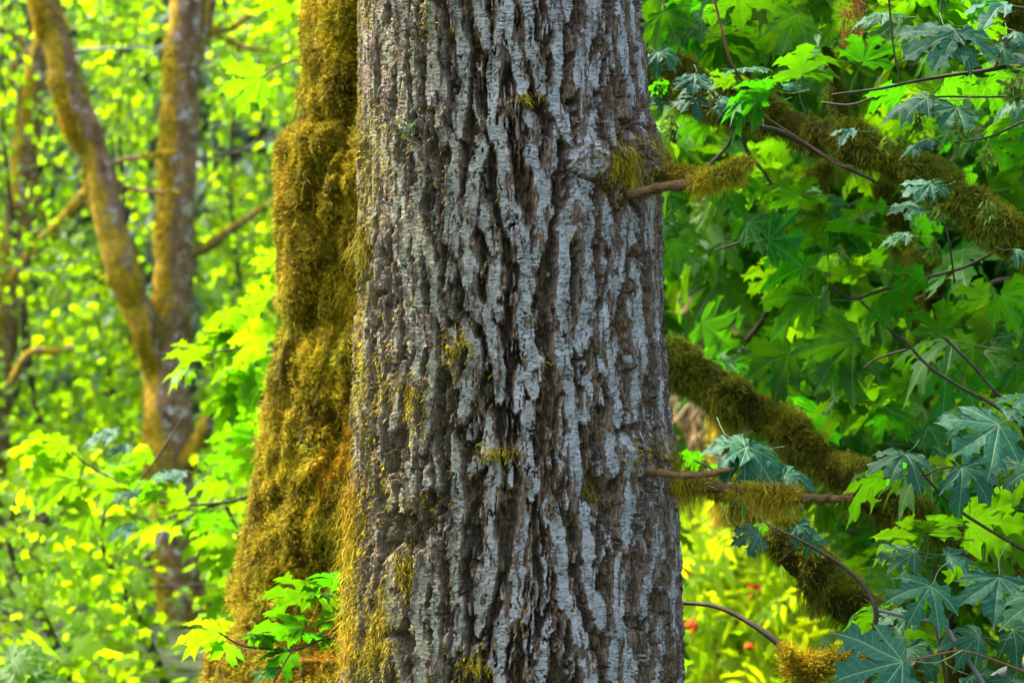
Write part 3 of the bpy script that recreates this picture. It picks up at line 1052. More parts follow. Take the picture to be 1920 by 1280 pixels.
def on_trunk(px, py):
    """world points and outward normals on the front of the trunk seen at photo px,py"""
    px, py = np.asarray(px, float), np.asarray(py, float)
    z = EYE - (py - 640) * K * (DC - .3)
    a = np.zeros_like(px)
    for _ in range(8):
        cx, Rr = trunk_axis(z)
        y = DC - Rr * np.cos(a)
        x = (px - 960) * K * y
        a = np.arcsin(np.clip((x - cx) / Rr, -.999, .999))
        z = EYE - (py - 640) * K * y
    x, y, qx, qy = trunk_surface(a, z)
    h, _, _, _ = bark_height(a, z, qx, qy)
    N = np.stack([np.sin(a), -np.cos(a), 0 * a], -1)
    return np.stack([x, y, z], -1) + N * h[:, None], N


# short moss shoots in the mossy patches
rs = np.random.RandomState(3)
pp = []
for bx, by, rx, ry, s in MOSSY:
    n = int(min(2600, rx * ry * 1.1 * s * (1.0 if bx < 705 or bx > 1130 else .45)))
    q = rs.randn(n, 2) * np.array([rx, ry]) * .62 + np.array([bx, by])
    pp.append(q)
# scattered along the bark, thicker on the left
n = 5200
q = np.stack([640 + 620 * rs.rand(n) ** 2.2, rs.rand(n) * 1360 - 40], -1)
q = q[fbm(np.stack([q[:, 0] * .03, q[:, 1] * .012, np.full(n, 4.)], -1), 3) > .5]
pp.append(q)
pp = np.vstack(pp)
cxl = np.interp(pp[:, 1], edge_y, edge_l)
cxr = np.interp(pp[:, 1], edge_y, edge_r)
pp = pp[(pp[:, 0] > cxl - 6) & (pp[:, 0] < cxr + 6)]
pp[:, 0] = np.clip(pp[:, 0], np.interp(pp[:, 1], edge_y, edge_l) + 1.5, np.interp(pp[:, 1], edge_y, edge_r) - 1.5)
P_, N_ = on_trunk(pp[:, 0], pp[:, 1])
V_, F_, A_ = strands(P_, N_, .011, .0016, .9, rs, .7, .6, 60)
tag(put('trunk_moss', mesh_np('trunk_moss', V_, F_, A_, M['moss']), alder), kind='stuff')


def hang(parent, spots, name='hanging_moss', mat='moss', rs=rs, depth=None):
    """curtains hung on the trunk: px,py,rx,ry,n,len(px)"""
    for bx, by, rx, ry, n, L in spots:
        q = rs.randn(n, 2) * np.array([rx, ry]) * .6 + np.array([bx, by])
        q[:, 0] = np.clip(q[:, 0], np.interp(q[:, 1], edge_y, edge_l) + 1, np.interp(q[:, 1], edge_y, edge_r) - 1)
        q[:, 0] = np.round(q[:, 0] / 9) * 9 + rs.randn(n) * 1.6
        P, N = on_trunk(q[:, 0], q[:, 1])
        P = P + N * (.004 + .012 * rs.rand(n))[:, None]
        V, F, A = veils(P, L * K * 4.2, .0014, rs, .34)
        put(name, mesh_np(name, V, F, A, M[mat]), parent)['kind'] = 'stuff'


hang(alder, [(1162, 296, 34, 22, 420, 46), (1182, 318, 20, 16, 380, 60), (1240, 285, 12, 30, 200, 30), (676, 450, 8, 30, 240, 60), (858, 645, 26, 26, 80, 30), (935, 842, 40, 10, 80, 20),
             (1118, 908, 10, 14, 90, 40), (762, 1060, 12, 40, 200, 50), (656, 1010, 14, 90, 600, 60), (664, 930, 16, 30, 200, 45), (650, 1190, 14, 70, 560, 60),
             (774, 735, 10, 24, 70, 50), (1262, 862, 14, 22, 300, 50), (985, 182, 24, 7, 90, 12), (885, 1245, 26, 16, 90, 24), (690, 1215, 22, 40, 240, 40), (720, 1130, 10, 50, 90, 50)])
# a grey-green beard lichen
P_, N_ = on_trunk(768 + rs.randn(420) * 8, 238 + rs.randn(420) * 10)
V_, F_, A_ = strands(P_, N_, .020, .0012, .2, rs, 1.2, 1.0, 80)
put('beard_lichen', mesh_np('beard_lichen', V_, F_, A_, M['lichen']), alder)


# dead stubs standing off the trunk; each its own part
def limb_mesh(parent, ctrl, nl, ns, name, mat, lump=.25, lscale=25, sag=0):
    C = [(*pt(a, b, c), r * K * c) for a, b, c, r in ctrl]
    V, F, N = tube(C, nl, ns, lump, lscale, sag=sag)
    return put(name, mesh_np(name, V, F, None, M[mat], True), parent), V, F


s1, V1, F1 = limb_mesh(alder, [(1176, 368, 4.36, 8), (1188, 363, 4.22, 9), (1240, 352, 4.15, 8.5), (1300, 345, 4.12, 9), (1350, 333, 4.10, 10), (1385, 316, 4.10, 10), (1404, 303, 4.10, 7)], 60, 14, 'branch_stub', 'wood', .8, 75)
s1b, V1b, F1b = limb_mesh(alder, [(1225, 318, 4.42, 18), (1248, 328, 4.36, 12), (1275, 325, 4.3, 9), (1310, 332, 4.22, 9), (1350, 330, 4.14, 9)], 40, 14, 'branch_stub', 'wood', .8, 75)
s2, V2_, F2_ = limb_mesh(alder, [(1215, 886, 4.24, 10), (1235, 885, 4.18, 6.5), (1290, 891, 4.1, 6.5), (1330, 888, 4.06, 6), (1374, 879, 4.02, 3)], 50, 12, 'branch_stub', 'wood', .8, 75)
s3, V3, F3 = limb_mesh(alder, [(1245, 900, 4.5, 18), (1272, 905, 4.42, 12), (1330, 912, 4.34, 10), (1420, 926, 4.28, 10), (1500, 932, 4.24, 9), (1560, 935, 4.22, 8), (1597, 930, 4.2, 6)], 80, 14, 'branch_stub', 'wood', .8, 75)
for st, Vv, Ff, lo, hi, n, hang_n, Lh in ((s1, V1, F1, 1292, 1410, 5200, 900, 26), (s1b, V1b, F1b, 1240, 1345, 2200, 200, 14), (s3, V3, F3, 1255, 1505, 6000, 700, 40)):
    def wf(c, nn, lo=lo, hi=hi):
        x = 960 + c[:, 0] / (K * c[:, 1])
        e = sstep(lo - 8, lo + 26, x) * sstep(hi + 8, hi - 30, x) * (.15 + 1.2 * sstep(.38, .6, fbm(c * 22 + 4, 3)))
        if hi > 1500: e = e * (1 - .85 * np.exp(-((x - 1365) / 34) ** 2))
        return e * (.35 + .9 * np.clip(nn[:, 2] + .4, 0, 1.4))
    P, N = sample_surface(Vv, Ff, n, rs, wf)
    P = P + N * (rs.rand(n) ** 1.5 * .012)[:, None] * (.4 + 1.2 * fbm(P * 40, 2))[:, None]
    V, F, A = strands(P, N, .011, .0013, .5, rs, .95, 1.2, 90)
    put('branch_moss', mesh_np('branch_moss', V, F, A, M['moss']), st)['kind'] = 'stuff'
# cushions and curtains of moss on the stubs: px,py,Y,rx,len,n
for st, px, py, Y, rx, L, n in ((s1, 1360, 330, 4.1, 30, 44, 1100), (s1, 1310, 345, 4.12, 9, 58, 420), (s1, 1330, 342, 4.12, 8, 36, 200), (s1, 1388, 315, 4.1, 10, 34, 300),
                                (s3, 1290, 908, 4.36, 24, 66, 360), (s3, 1322, 910, 4.35, 10, 34, 120), (s3, 1448, 925, 4.26, 34, 96, 1500), (s3, 1482, 926, 4.26, 20, 44, 360), (s3, 1420, 922, 4.27, 14, 56, 320), (s3, 1380, 920, 4.28, 12, 22, 110), (s3, 1585, 928, 4.2, 10, 10, 90)):
    V, F, A = tress(pt(px, py, Y), rx * K * Y, 4 * K * Y, L * K * Y * 1.25, .0014, int(n * 1.2), rs, .55)
    put('hanging_moss', mesh_np('hanging_moss', V, F, A, M['moss']), st)['kind'] = 'stuff'

# ================================================================== MOSSY MAPLE (trunk behind, three limbs out to the right)
DM = 5.7
my = np.array([-900, -300, 0, 120, 215, 240, 262, 300, 360, 420, 500, 560, 585, 610, 640, 700, 760, 830, 900, 1000, 1060, 1100, 1140, 1180, 1194, 1230, 1280, 1500, 2000])
ml = np.array([590, 580, 569, 562, 556, 556, 524, 516, 514, 512, 509, 510, 520, 530, 513, 500, 489, 477, 468, 454, 441, 435, 437, 450, 400, 384, 372, 350, 300])
ml = ml + 7
maple = root('maple_tree', 'moss-wrapped maple trunk behind the alder, its dark mossy limbs sloping down beyond it', 'tree', (pt(740, 640, DM)[0], DM, 0))


def maple_pt(a, z):
    py = 640 - (z - EYE) / (K * DM)
    l = np.interp(py, my, ml)
    cxp = np.interp(py, [-300, 0, 1280, 2000], [745, 742, 700, 690])
    Rr = (cxp - l) * K * DM
    cx = (cxp - 960) * K * DM
    # the cushion bulges mostly on the left and front
    return cx, Rr


a_ = np.linspace(-math.pi, math.pi, 260, endpoint=False)
z_ = np.concatenate([np.linspace(-.1, .62, 60)[:-1], np.linspace(.62, 2.6, 470), np.linspace(2.6, 5, 60)[1:]])
A2, Z2 = np.meshgrid(a_, z_)
A2, Z2 = A2.ravel(), Z2.ravel()
cx, Rr = maple_pt(A2, Z2)
bx_, by_ = cx + Rr * np.sin(A2), DM - Rr * np.cos(A2)
q = np.stack([bx_, by_, Z2], -1)
lump = (fbm(q * np.array([7, 7, 5]), 3) - .5) * .085 + (fbm(q * np.array([24, 24, 17]), 3, .6) - .5) * .085
lump -= .03 * sstep(.06, .0, np.abs(fbm(q * np.array([15, 15, 9]) + 50, 2) - .5))
# vertical troughs between the cushions
tr = fbm(np.stack([A2 * 1.9 + 40, Z2 * 1.5, 0 * Z2 + 3], -1), 3)
lump -= .06 * sstep(.07, .01, np.abs(tr - .5)) * (np.cos(A2) > -.2)
side_keep = np.clip(np.cos(A2 + math.pi / 2), 0, 1) ** 3      # keep the traced left outline
lump = lump * (1 - .75 * side_keep)
mV = q + np.stack([np.sin(A2), -np.cos(A2), 0 * A2], -1) * lump[:, None]
na, nz = len(a_), len(z_)
i = np.arange(nz - 1)[:, None] * na
j = np.arange(na)[None, :]
jn = (j + 1) % na
mF = np.stack([i + j, i + jn, i + na + jn, i + na + j], -1).reshape(-1, 4)
put('trunk', mesh_np('trunk', mV, mF, None, M['moss_core'], True), maple)
rs = np.random.RandomState(9)


def wvis(c, nn):
    return (nn[:, 1] < .35) * (c[:, 2] > .65) * (c[:, 2] < 2.7) * (c[:, 0] < pt(700, 0, DM)[0]) * \
        (.08 + sstep(.40, .58, fbm(c * np.array([22, 22, 15]) + 5, 3)))


P, N = sample_surface(mV, mF, 150000, rs, wvis)
Lm = .009 + .012 * sstep(.4, .65, fbm(P * 12, 2))
P = P + N * (rs.rand(len(P)) * .018 * sstep(.35, .6, fbm(P * 18, 3)))[:, None]
V, F, A = strands(P, N, Lm, .0021, .1 + .7 * fbm(P * 4 + 9, 2), rs, 1.1, 1.1, 40)
tag(put('trunk_moss', mesh_np('trunk_moss', V, F, A, M['moss']), maple), kind='stuff')
# thin hanging veils on it
P, N = sample_surface(mV, mF, 2600, rs, lambda c, nn: wvis(c, nn) * sstep(.52, .62, fbm(c * np.array([9, 9, 3]) + 3, 3)))
V, F, A = veils(P + N * .012, .07, .0018, rs)
tag(put('hanging_moss', mesh_np('hanging_moss', V, F, A, M['moss']), maple), kind='stuff')


def mossy_limb(parent, ctrl, nl, n, name='limb', rs=rs, below=0, Lb=40, lump=.62, L=.013, mat='moss_g', core='moss_g_core', ns=26, sag=.25, W=.0019):
    C = [(*pt(a, b, c), r * K * c * .78) for a, b, c, r in ctrl]
    V, F, N = tube(C, nl, ns, lump, 11, sag=sag)
    o = put(name, mesh_np(name, V, F, None, M[core], True), parent)
    xm = max(0.0, 0.0)

    def w1(c, nn):
        x = 960 + c[:, 0] / (K * c[:, 1])
        vis = ((x > 1180) & (x < 2000)) if min(a for a, *_ in ctrl) < 1200 else 1.0
        return vis * (nn[:, 1] < .5) * (.06 + sstep(.36, .55, fbm(c * 16, 3))) * (.45 + .6 * np.clip(nn[:, 2] + .5, 0, 1.3))
    P, Nn = sample_surface(V, F, n, rs, w1)
    L = L * (.5 + 1.3 * sstep(.35, .65, fbm(P * 16 + 3, 2)))
    P = P + Nn * (rs.rand(len(P)) * .018 * sstep(.45, .62, fbm(P * 20, 3)))[:, None]
    vs, fs, at = strands(P, Nn, L, W, .25 + .9 * np.clip(-Nn[:, 2] + .3, 0, 1), rs, .7, .7, 40)
    mo = put('limb_moss', mesh_np('limb_moss', vs, fs, at, M[mat]), o)
    mo['kind'] = 'stuff'
    if below:
        P, Nn = sample_surface(V, F, below, rs, lambda c, nn: w1(c, nn) * (nn[:, 2] < -.25) * sstep(.42, .6, fbm(c * 11 + 7, 2)))
        Ymean = C[len(C) // 2][1]
        vs, fs, at = veils(P, Lb * K * Ymean, .0018, rs)
        mo = put('hanging_moss', mesh_np('hanging_moss', vs, fs, at, M[mat]), o)
        mo['kind'] = 'stuff'
    return o


mossy_limb(maple, [(740, 40, 5.7, 60), (1000, 70, 5.6, 55), (1210, 130, 5.4, 44), (1300, 165, 5.3, 42), (1400, 205, 5.25, 36), (1500, 238, 5.2, 33), (1600, 272, 5.1, 36), (1700, 312, 5.05, 38), (1800, 372, 5.0, 38), (1880, 432, 4.95, 38), (2000, 500, 4.9, 36)], 220, 30000, below=1900, Lb=30)
mossy_limb(maple, [(740, 560, 5.7, 60), (1000, 640, 5.7, 56), (1220, 672, 5.6, 52), (1300, 705, 5.55, 46), (1400, 760, 5.5, 38), (1480, 815, 5.45, 38), (1560, 868, 5.4, 40), (1610, 910, 5.35, 44), (1670, 938, 5.3, 34), (1740, 982, 5.3, 22), (1800, 1012, 5.3, 24), (1870, 1042, 5.3, 22), (1980, 1085, 5.3, 18)], 200, 26000, below=2200, Lb=46)
mossy_limb(maple, [(1000, 820, 5.6, 40), (1240, 872, 5.2, 30), (1390, 925, 5.0, 30), (1450, 985, 4.95, 38), (1510, 1045, 4.9, 44), (1570, 1100, 4.9, 46), (1625, 1150, 4.9, 42), (1680, 1205, 4.9, 30), (1712, 1290, 4.9, 26), (1720, 1380, 4.9, 24)], 170, 22000, below=3200, Lb=70)

# ================================================================== LEAFY BRANCHES NEAR THE TRUNKS
def branch_root(label, px, py, Y, name='maple_branch', group=None):
    return root(name, label, 'branch', tuple(pt(px, py, Y)), group)


def seed_cluster(parent, px, py, Y, n=26, size=26, rs=rs):
    """hanging bunch of winged maple seeds on thin stalks"""
    c = pt(px, py, Y)
    s = size * .8 * K * Y
    n = int(n * 1.5)
    D = rs.randn(n, 3) * np.array([.8, .8, .6]) + np.array([0, 0, -1.1])
    D /= np.linalg.norm(D, axis=1)[:, None]
    P0 = c + rs.randn(n, 3) * s * np.array([.25, .25, .45]) + np.array([0, 0, -.2 * s])
    wing = (np.array([(0, 0, 0), (.10, .12, .03), (.07, .35, 0), (.20, .75, 0), (.10, 1, 0), (-.04, .8, .0), (-.05, .35, 0), (-.09, .12, .03)]), np.array([(0, 1, 7), (1, 2, 7), (7, 2, 6), (2, 3, 6), (6, 3, 5), (3, 4, 5)]))
    V, F, A = scatter(wing, P0, D, rs.randn(n, 3) - np.array([0, 1., 0]), s * (.8 + .5 * rs.rand(n)), rs)
    o = put('seed_cluster', mesh_np('seed_cluster', V, F, A, M['seed']), parent)
    st = [(c[0], c[1], c[2] + s * .9, .0012), (c[0] + .1 * s, c[1], c[2] + .3 * s, .0012), (c[0], c[1], c[2] - .5 * s, .001)]
    V, F, _ = tube(st, 8, 5)
    put('stalk', mesh_np('stalk', V, F, None, M['seed'], True), o)
    return o


# --- lower right spray, upper faces to the sky
b1 = branch_root('leafy maple branch with large blue-green leaves and red stalks below the lowest mossy limb', 1920, 1200, 4.5)
for a in [(1692, 1241, 150, 172, 4.25, 38, 0), (1745, 1098, 98, 118, 4.35, 42, 0), (1873, 1082, 112, 100, 4.4, 45, 5), (1706, 1156, 72, 150, 4.5, 68, 0), (1836, 1194, 84, 178, 4.4, 55, 0),
          (1900, 1180, 90, 60, 4.45, 50, 0), (1820, 1268, 78, 70, 4.5, 62, 0), (1900, 1275, 90, 100, 4.4, 60, 0), (1715, 1035, 84, 175, 4.5, 66, 0), (1776, 1042, 64, 20, 4.5, 70, 8),
          (1700, 1215, 90, 70, 4.6, 60, 0), (1960, 1120, 100, 150, 4.3, 50, 0), (1640, 1190, 80, 190, 4.55, 72, 0), (1618, 1262, 60, 200, 4.5, 70, 0)]:
    place_leaf(b1, *a[:5], pitch=a[5], roll=a[6], mat='leaf_up')
for a in [(1735, 1003, 118, 200, 4.6, 125), (1742, 1000, 90, 275, 4.65, 150), (1812, 985, 130, 350, 4.6, 140), (1640, 1155, 80, 165, 4.7, 120), (1700, 1180, 70, 60, 4.7, 130), (1790, 1060, 90, 30, 4.65, 118),
          (1660, 1140, 70, 200, 4.8, 110), (1850, 1010, 100, 20, 4.7, 150), (1720, 1120, 60, 330, 4.8, 130)]:
    place_leaf(b1, *a[:5], pitch=a[5], mat='leaf')
twig(b1, [(1442, 985, 4.55, 3), (1500, 1012, 4.5, 3.2), (1580, 1060, 4.45, 4), (1625, 1105, 4.42, 4.5), (1642, 1142, 4.4, 5), (1640, 1180, 4.4, 5), (1632, 1240, 4.4, 5), (1622, 1330, 4.4, 6)])
twig(b1, [(1642, 1142, 4.4, 4), (1700, 1156, 4.4, 4), (1765, 1170, 4.4, 4), (1790, 1200, 4.4, 4), (1850, 1290, 4.4, 5)], 'grey')
twig(b1, [(1770, 1170, 4.4, 3), (1800, 1135, 4.4, 2.5), (1836, 1112, 4.4, 2), (1890, 1125, 4.4, 2), (1960, 1160, 4.4, 2)], 'twig')
twig(b1, [(1692, 1242, 4.26, 2.2), (1740, 1230, 4.28, 2.2), (1800, 1220, 4.3, 2.2), (1850, 1232, 4.35, 2.2), (1930, 1262, 4.4, 2.4)], 'twig_red')
twig(b1, [(1560, 1188, 4.5, 1.6), (1630, 1203, 4.5, 1.6), (1690, 1177, 4.5, 1.6)], 'twig_red')
twig(b1, [(1740, 990, 4.6, 1.8), (1728, 1030, 4.55, 2), (1712, 1075, 4.5, 2.4)], 'twig')
twig(b1, [(1757, 1040, 4.5, 2.4), (1750, 1100, 4.5, 2.6), (1752, 1170, 4.48, 3), (1768, 1240, 4.45, 3.4), (1778, 1320, 4.45, 4)], 'twig')
twig(b1, [(1846, 1290, 4.7, 12), (1880, 1262, 4.7, 11), (1945, 1238, 4.7, 11)], 'grey')

# --- right edge, middle
b2 = branch_root('drooping blue-green maple leaves on thin dark crossing twigs beside the middle mossy limb', 1940, 800, 4.6)
for a in [(1873, 796, 122, 140, 4.35, 40), (1697, 852, 86, 105, 4.4, 62), (1803, 876, 92, 65, 4.4, 48), (1822, 775, 74, 190, 4.5, 72), (1880, 770, 60, 10, 4.5, 72), (1935, 880, 90, 190, 4.5, 60), (1940, 745, 80, 180, 4.6, 78)]:
    place_leaf(b2, *a[:5], pitch=a[5], mat='leaf_up')
for a in [(1656, 895, 108, 178, 4.5, 120), (1700, 870, 60, 200, 4.6, 110), (1900, 950, 100, 200, 4.7, 150), (1870, 760, 90, 40, 4.7, 130)]:
    place_leaf(b2, *a[:5], pitch=a[5], mat='leaf')
twig(b2, [(1692, 632, 4.6, 2.6), (1740, 685, 4.6, 3), (1800, 725, 4.6, 3.2), (1860, 757, 4.6, 3.6), (1950, 820, 4.6, 4)])
twig(b2, [(1768, 630, 4.7, 2.4), (1830, 692, 4.7, 3), (1870, 738, 4.7, 3.2), (1960, 815, 4.7, 3.6)])
twig(b2, [(1720, 872, 4.4, 2.4), (1745, 905, 4.42, 2.8), (1790, 950, 4.45, 3), (1850, 990, 4.5, 3), (1945, 1045, 4.55, 3.4)])
twig(b2, [(1656, 897, 4.5, 1.8), (1700, 890, 4.45, 2), (1740, 890, 4.42, 2.2)], 'twig')
twig(b2, [(1739, 889, 4.42, 2), (1762, 878, 4.4, 1.8), (1800, 876, 4.4, 1.4)], 'twig')
twig(b2, [(1620, 690, 4.8, 2), (1645, 672, 4.8, 2.2), (1700, 655, 4.75, 2.4)])

# --- top right
b3 = branch_root('maple twigs with drooping blue leaves and green seed bunches over the top mossy limb', 1960, 160, 4.6)
for a in [(1786, 62, 118, 150, 4.3, 52), (1792, 64, 96, 80, 4.3, 48), (1738, 184, 96, 172, 4.35, 66), (1795, 202, 76, 115, 4.35, 48), (1746, 263, 66, 175, 4.4, 74), (1885, 10, 88, 178, 4.4, 70),
          (1925, 190, 70, 160, 4.4, 60), (1905, 60, 60, 80, 4.5, 60), (1745, 346, 66, 160, 4.45, 60), (1722, 388, 66, 150, 4.45, 66), (1702, 442, 60, 185, 4.5, 76), (1905, 468, 50, 30, 4.5, 60), (1745, 345, 44, 60, 4.45, 50),
          (1600, 245, 50, 170, 4.5, 70), (1880, 90, 50, 120, 4.4, 50), (1935, 110, 70, 200, 4.4, 60), (1660, 30, 70, 190, 4.5, 74), (1790, 60, 70, 10, 4.3, 66)]:
    place_leaf(b3, *a[:5], pitch=a[5], mat='leaf_up')
for a in [(1770, 160, 80, 20, 4.5, 120), (1850, 160, 90, 40, 4.6, 115), (1690, 175, 80, 200, 4.6, 112), (1830, 45, 70, 350, 4.5, 108), (1900, 230, 70, 200, 4.6, 112)]:
    place_leaf(b3, *a[:5], pitch=a[5], mat='leaf')
twig(b3, [(1560, 178, 4.5, 2.4), (1640, 168, 4.5, 2.8), (1720, 152, 4.45, 3.2), (1790, 140, 4.42, 3.4), (1862, 130, 4.4, 4), (1990, 100, 4.4, 5)])
twig(b3, [(1864, 130, 4.4, 3), (1872, 98, 4.4, 2.4), (1846, 78, 4.38, 1.8), (1800, 66, 4.32, 1.6)], 'twig_red')
twig(b3, [(1690, 192, 4.45, 1.8), (1760, 182, 4.42, 2), (1830, 182, 4.42, 2), (1910, 180, 4.42, 2.4), (1990, 170, 4.4, 3)], 'twig')
twig(b3, [(1790, 268, 4.45, 1.8), (1858, 256, 4.45, 2), (1910, 232, 4.45, 2.4), (1990, 200, 4.45, 3)], 'twig')
twig(b3, [(1690, 152, 4.45, 2), (1676, 95, 4.45, 2), (1665, -20, 4.45, 2.4)])
twig(b3, [(1762, 46, 4.5, 2), (1768, -30, 4.5, 2)])
twig(b3, [(1540, 192, 4.7, 2), (1598, 196, 4.65, 2), (1662, 172, 4.6, 2)], 'twig')
for a in [(1905, 150, 4.3, 46, 34), (1722, 222, 4.4, 26, 24), (1800, 228, 4.38, 34, 28), (1852, 285, 4.4, 26, 26), (1755, 392, 4.4, 26, 24), (1850, 386, 4.4, 30, 24), (1752, 460, 4.42, 24, 22),
          (1662, 262, 4.45, 20, 22), (1575, 470, 4.9, 14, 20)]:
    seed_cluster(b3, *a[:3], n=a[3], size=a[4])
twig(b3, [(1755, 375, 4.42, 1.5), (1772, 420, 4.42, 1.6), (1782, 470, 4.42, 1.8), (1790, 530, 4.5, 2)], 'twig')

# --- beside the alder, top
b4 = branch_root('small maple spray with narrow blue leaves and seed keys, between alder and top limb', 1215, 170, 4.9)
for a in [(1303, 140, 56, 95, 4.75, 56), (1232, 98, 56, 60, 4.75, 50), (1310, 165, 44, 175, 4.75, 72), (1302, 184, 56, 110, 4.75, 60), (1350, 188, 56, 35, 4.75, 66), (1375, 195, 56, 175, 4.75, 72), (1225, 185, 40, 40, 4.8, 60), (1400, 128, 60, 20, 4.75, 80), (1395, 128, 50, 170, 4.75, 80),
          (1470, 158, 60, 20, 4.8, 74)]:
    place_leaf(b4, *a[:5], pitch=a[5], mat='leaf_up')
for a in [(1440, 170, 96, 170, 4.7, 112), (1420, 190, 80, 165, 4.7, 118), (1250, 165, 44, 190, 4.8, 115), (1370, 150, 60, 180, 4.85, 110), (1504, 140, 96, 268, 4.85, 150), (1618, 116, 78, 285, 4.9, 150)]:
    place_leaf(b4, *a[:5], pitch=a[5], mat='leaf')
twig(b4, [(1205, 200, 4.9, 2), (1260, 192, 4.85, 2), (1310, 198, 4.8, 2.2), (1360, 214, 4.8, 3), (1420, 236, 4.8, 4.5), (1470, 250, 4.85, 5), (1560, 300, 4.9, 4), (1640, 340, 5., 3)], 'twig')
twig(b4, [(1335, -20, 4.7, 2.4), (1352, 50, 4.7, 2.6), (1368, 110, 4.7, 2.6), (1378, 130, 4.72, 2.6), (1398, 162, 4.75, 3)], 'twig_red')
twig(b4, [(1432, 214, 4.7, 1.6), (1440, 222, 4.7, 1.8), (1500, 262, 4.7, 2), (1570, 308, 4.72, 1.8), (1600, 312, 4.75, 1.4)], 'twig_red')
for a in [(1238, 150, 4.8, 14, 22), (1250, 170, 4.8, 12, 20), (1335, 165, 4.78, 16, 22), (1258, 232, 4.9, 24, 28), (1425, 205, 4.75, 14, 22)]:
    seed_cluster(b4, *a[:3], n=a[3], size=a[4])

# --- behind the lower stubs
b5 = branch_root('broad blue-green maple leaf drooping over the lower dead stubs of the alder', 1300, 900, 4.75)
for a in [(1398, 838, 116, 62, 4.7, 46), (1400, 838, 90, 178, 4.7, 62), (1470, 892, 70, 25, 4.7, 55), (1424, 1002, 62, 150, 4.45, 50), (1495, 985, 44, 60, 4.6, 40), (1520, 1005, 40, 70, 4.62, 40)]:
    place_leaf(b5, *a[:5], pitch=a[5], mat='leaf_up')
for a in [(1312, 858, 62, 182, 4.9, 120), (1345, 872, 50, 200, 4.9, 110), (1440, 985, 50, 195, 4.8, 120)]:
    place_leaf(b5, *a[:5], pitch=a[5], mat='leaf')
twig(b5, [(1300, 862, 4.8, 1.8), (1345, 885, 4.78, 2.4), (1385, 925, 4.7, 3), (1442, 985, 4.6, 3)])

# --- curved sapling stem, bottom right of the alder
b6 = branch_root('bare curving dark twig ending in a shaggy yellow moss tuft, low beside the alder', 1280, 1130, 4.8, 'mossy_twig')
twig(b6, [(1200, 1128, 4.9, 4), (1280, 1130, 4.85, 4), (1340, 1136, 4.8, 4.4), (1390, 1158, 4.76, 5), (1440, 1190, 4.72, 6), (1475, 1222, 4.7, 8), (1510, 1262, 4.68, 14), (1530, 1320, 4.66, 18)], 'twig', ns=10, nl=60)
for (c, rx, ry, n, L) in (((1515, 1250), 34, 18, 5200, .020), ((1475, 1222), 14, 12, 1100, .013), ((1585, 1234), 40, 12, 3200, .017)):
    q = np.stack([rs.randn(n) * rx * .55, rs.randn(n) * 14, rs.randn(n) * ry * .6], -1) * K * 4.68 + pt(*c, 4.68)
    V, F, A = strands(q, (q - pt(c[0], c[1] + 6, 4.68)) / .03 + np.array([0, -.2, .3]), L, .0016, .2, rs, .5, .7, 50)
    put('moss_tuft', mesh_np('moss_tuft', V, F, A, M['moss']), b6)['kind'] = 'stuff'

# --- bottom left spray in front of the mossy trunk
b7 = branch_root('fresh green maple leaves crossing the foot of the mossy trunk, left of the alder', 640, 1150, 4.9, 'maple_shoot')
for a in [(418, 1186, 104, 196, 4.85, 128), (590, 1112, 112, 196, 4.8, 122), (632, 1086, 80, 190, 4.8, 118), (566, 1178, 108, 198, 4.8, 125), (655, 1150, 86, 186, 4.82, 112), (470, 1190, 70, 10, 4.85, 112), (505, 1192, 60, 200, 4.85, 110), (570, 1190, 60, 20, 4.85, 108), (640, 1200, 60, 190, 4.85, 106), (520, 1258, 60, 200, 4.8, 80), (600, 1120, 80, 320, 4.9, 130), (430, 1210, 60, 120, 4.9, 128), (540, 1222, 66, 120, 4.85, 120)]:
    place_leaf(b7, *a[:5], pitch=a[5], mat='leaf_lit' if a[0] < 500 else 'leaf')
twig(b7, [(410, 1185, 4.85, 1.6), (450, 1208, 4.85, 2), (500, 1216, 4.85, 2.2), (560, 1216, 4.85, 2.4), (600, 1200, 4.85, 2.4), (680, 1190, 4.85, 2.6)])
twig(b7, [(560, 1176, 4.82, 1.6), (600, 1170, 4.82, 1.8), (680, 1150, 4.85, 2)], 'twig_red')
twig(b7, [(505, 1292, 4.8, 1.8), (535, 1240, 4.8, 1.6), (560, 1200, 4.82, 1.5)], 'twig_red')

# --- left sprays, a little out of focus
b8 = branch_root('long maple branch spreading fresh light-green leaves leftward from behind the mossy trunk', 520, 920, 7.0)
L8 = [(140, 900, 96, 188, 150), (170, 960, 70, 150, 140), (120, 830, 84, 190, 118), (75, 838, 70, 170, 130), (250, 880, 84, 185, 120), (215, 905, 80, 140, 130), (330, 985, 110, 186, 122), (390, 958, 76, 195, 120),
      (345, 930, 90, 180, 118), (420, 900, 80, 190, 120), (300, 905, 66, 200, 110), (455, 860, 80, 200, 120), (470, 820, 90, 195, 125), (450, 940, 70, 170, 118), (280, 850, 60, 160, 112), (400, 1000, 80, 100, 140),
      (440, 1040, 84, 170, 130), (430, 1120, 70, 180, 130), (370, 975, 90, 20, 125), (200, 870, 60, 30, 112), (500, 780, 90, 195, 128), (470, 760, 80, 150, 125)]
for a in L8:
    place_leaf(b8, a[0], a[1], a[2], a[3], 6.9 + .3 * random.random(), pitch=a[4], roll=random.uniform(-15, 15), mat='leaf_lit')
for a in [(215, 812, 70, 170, 76), (345, 885, 70, 170, 78), (250, 990, 60, 180, 74), (260, 925, 60, 200, 78), (240, 835, 50, 150, 76)]:
    place_leaf(b8, a[0], a[1], a[2], a[3], 6.85, pitch=a[4], mat='leaf_up')
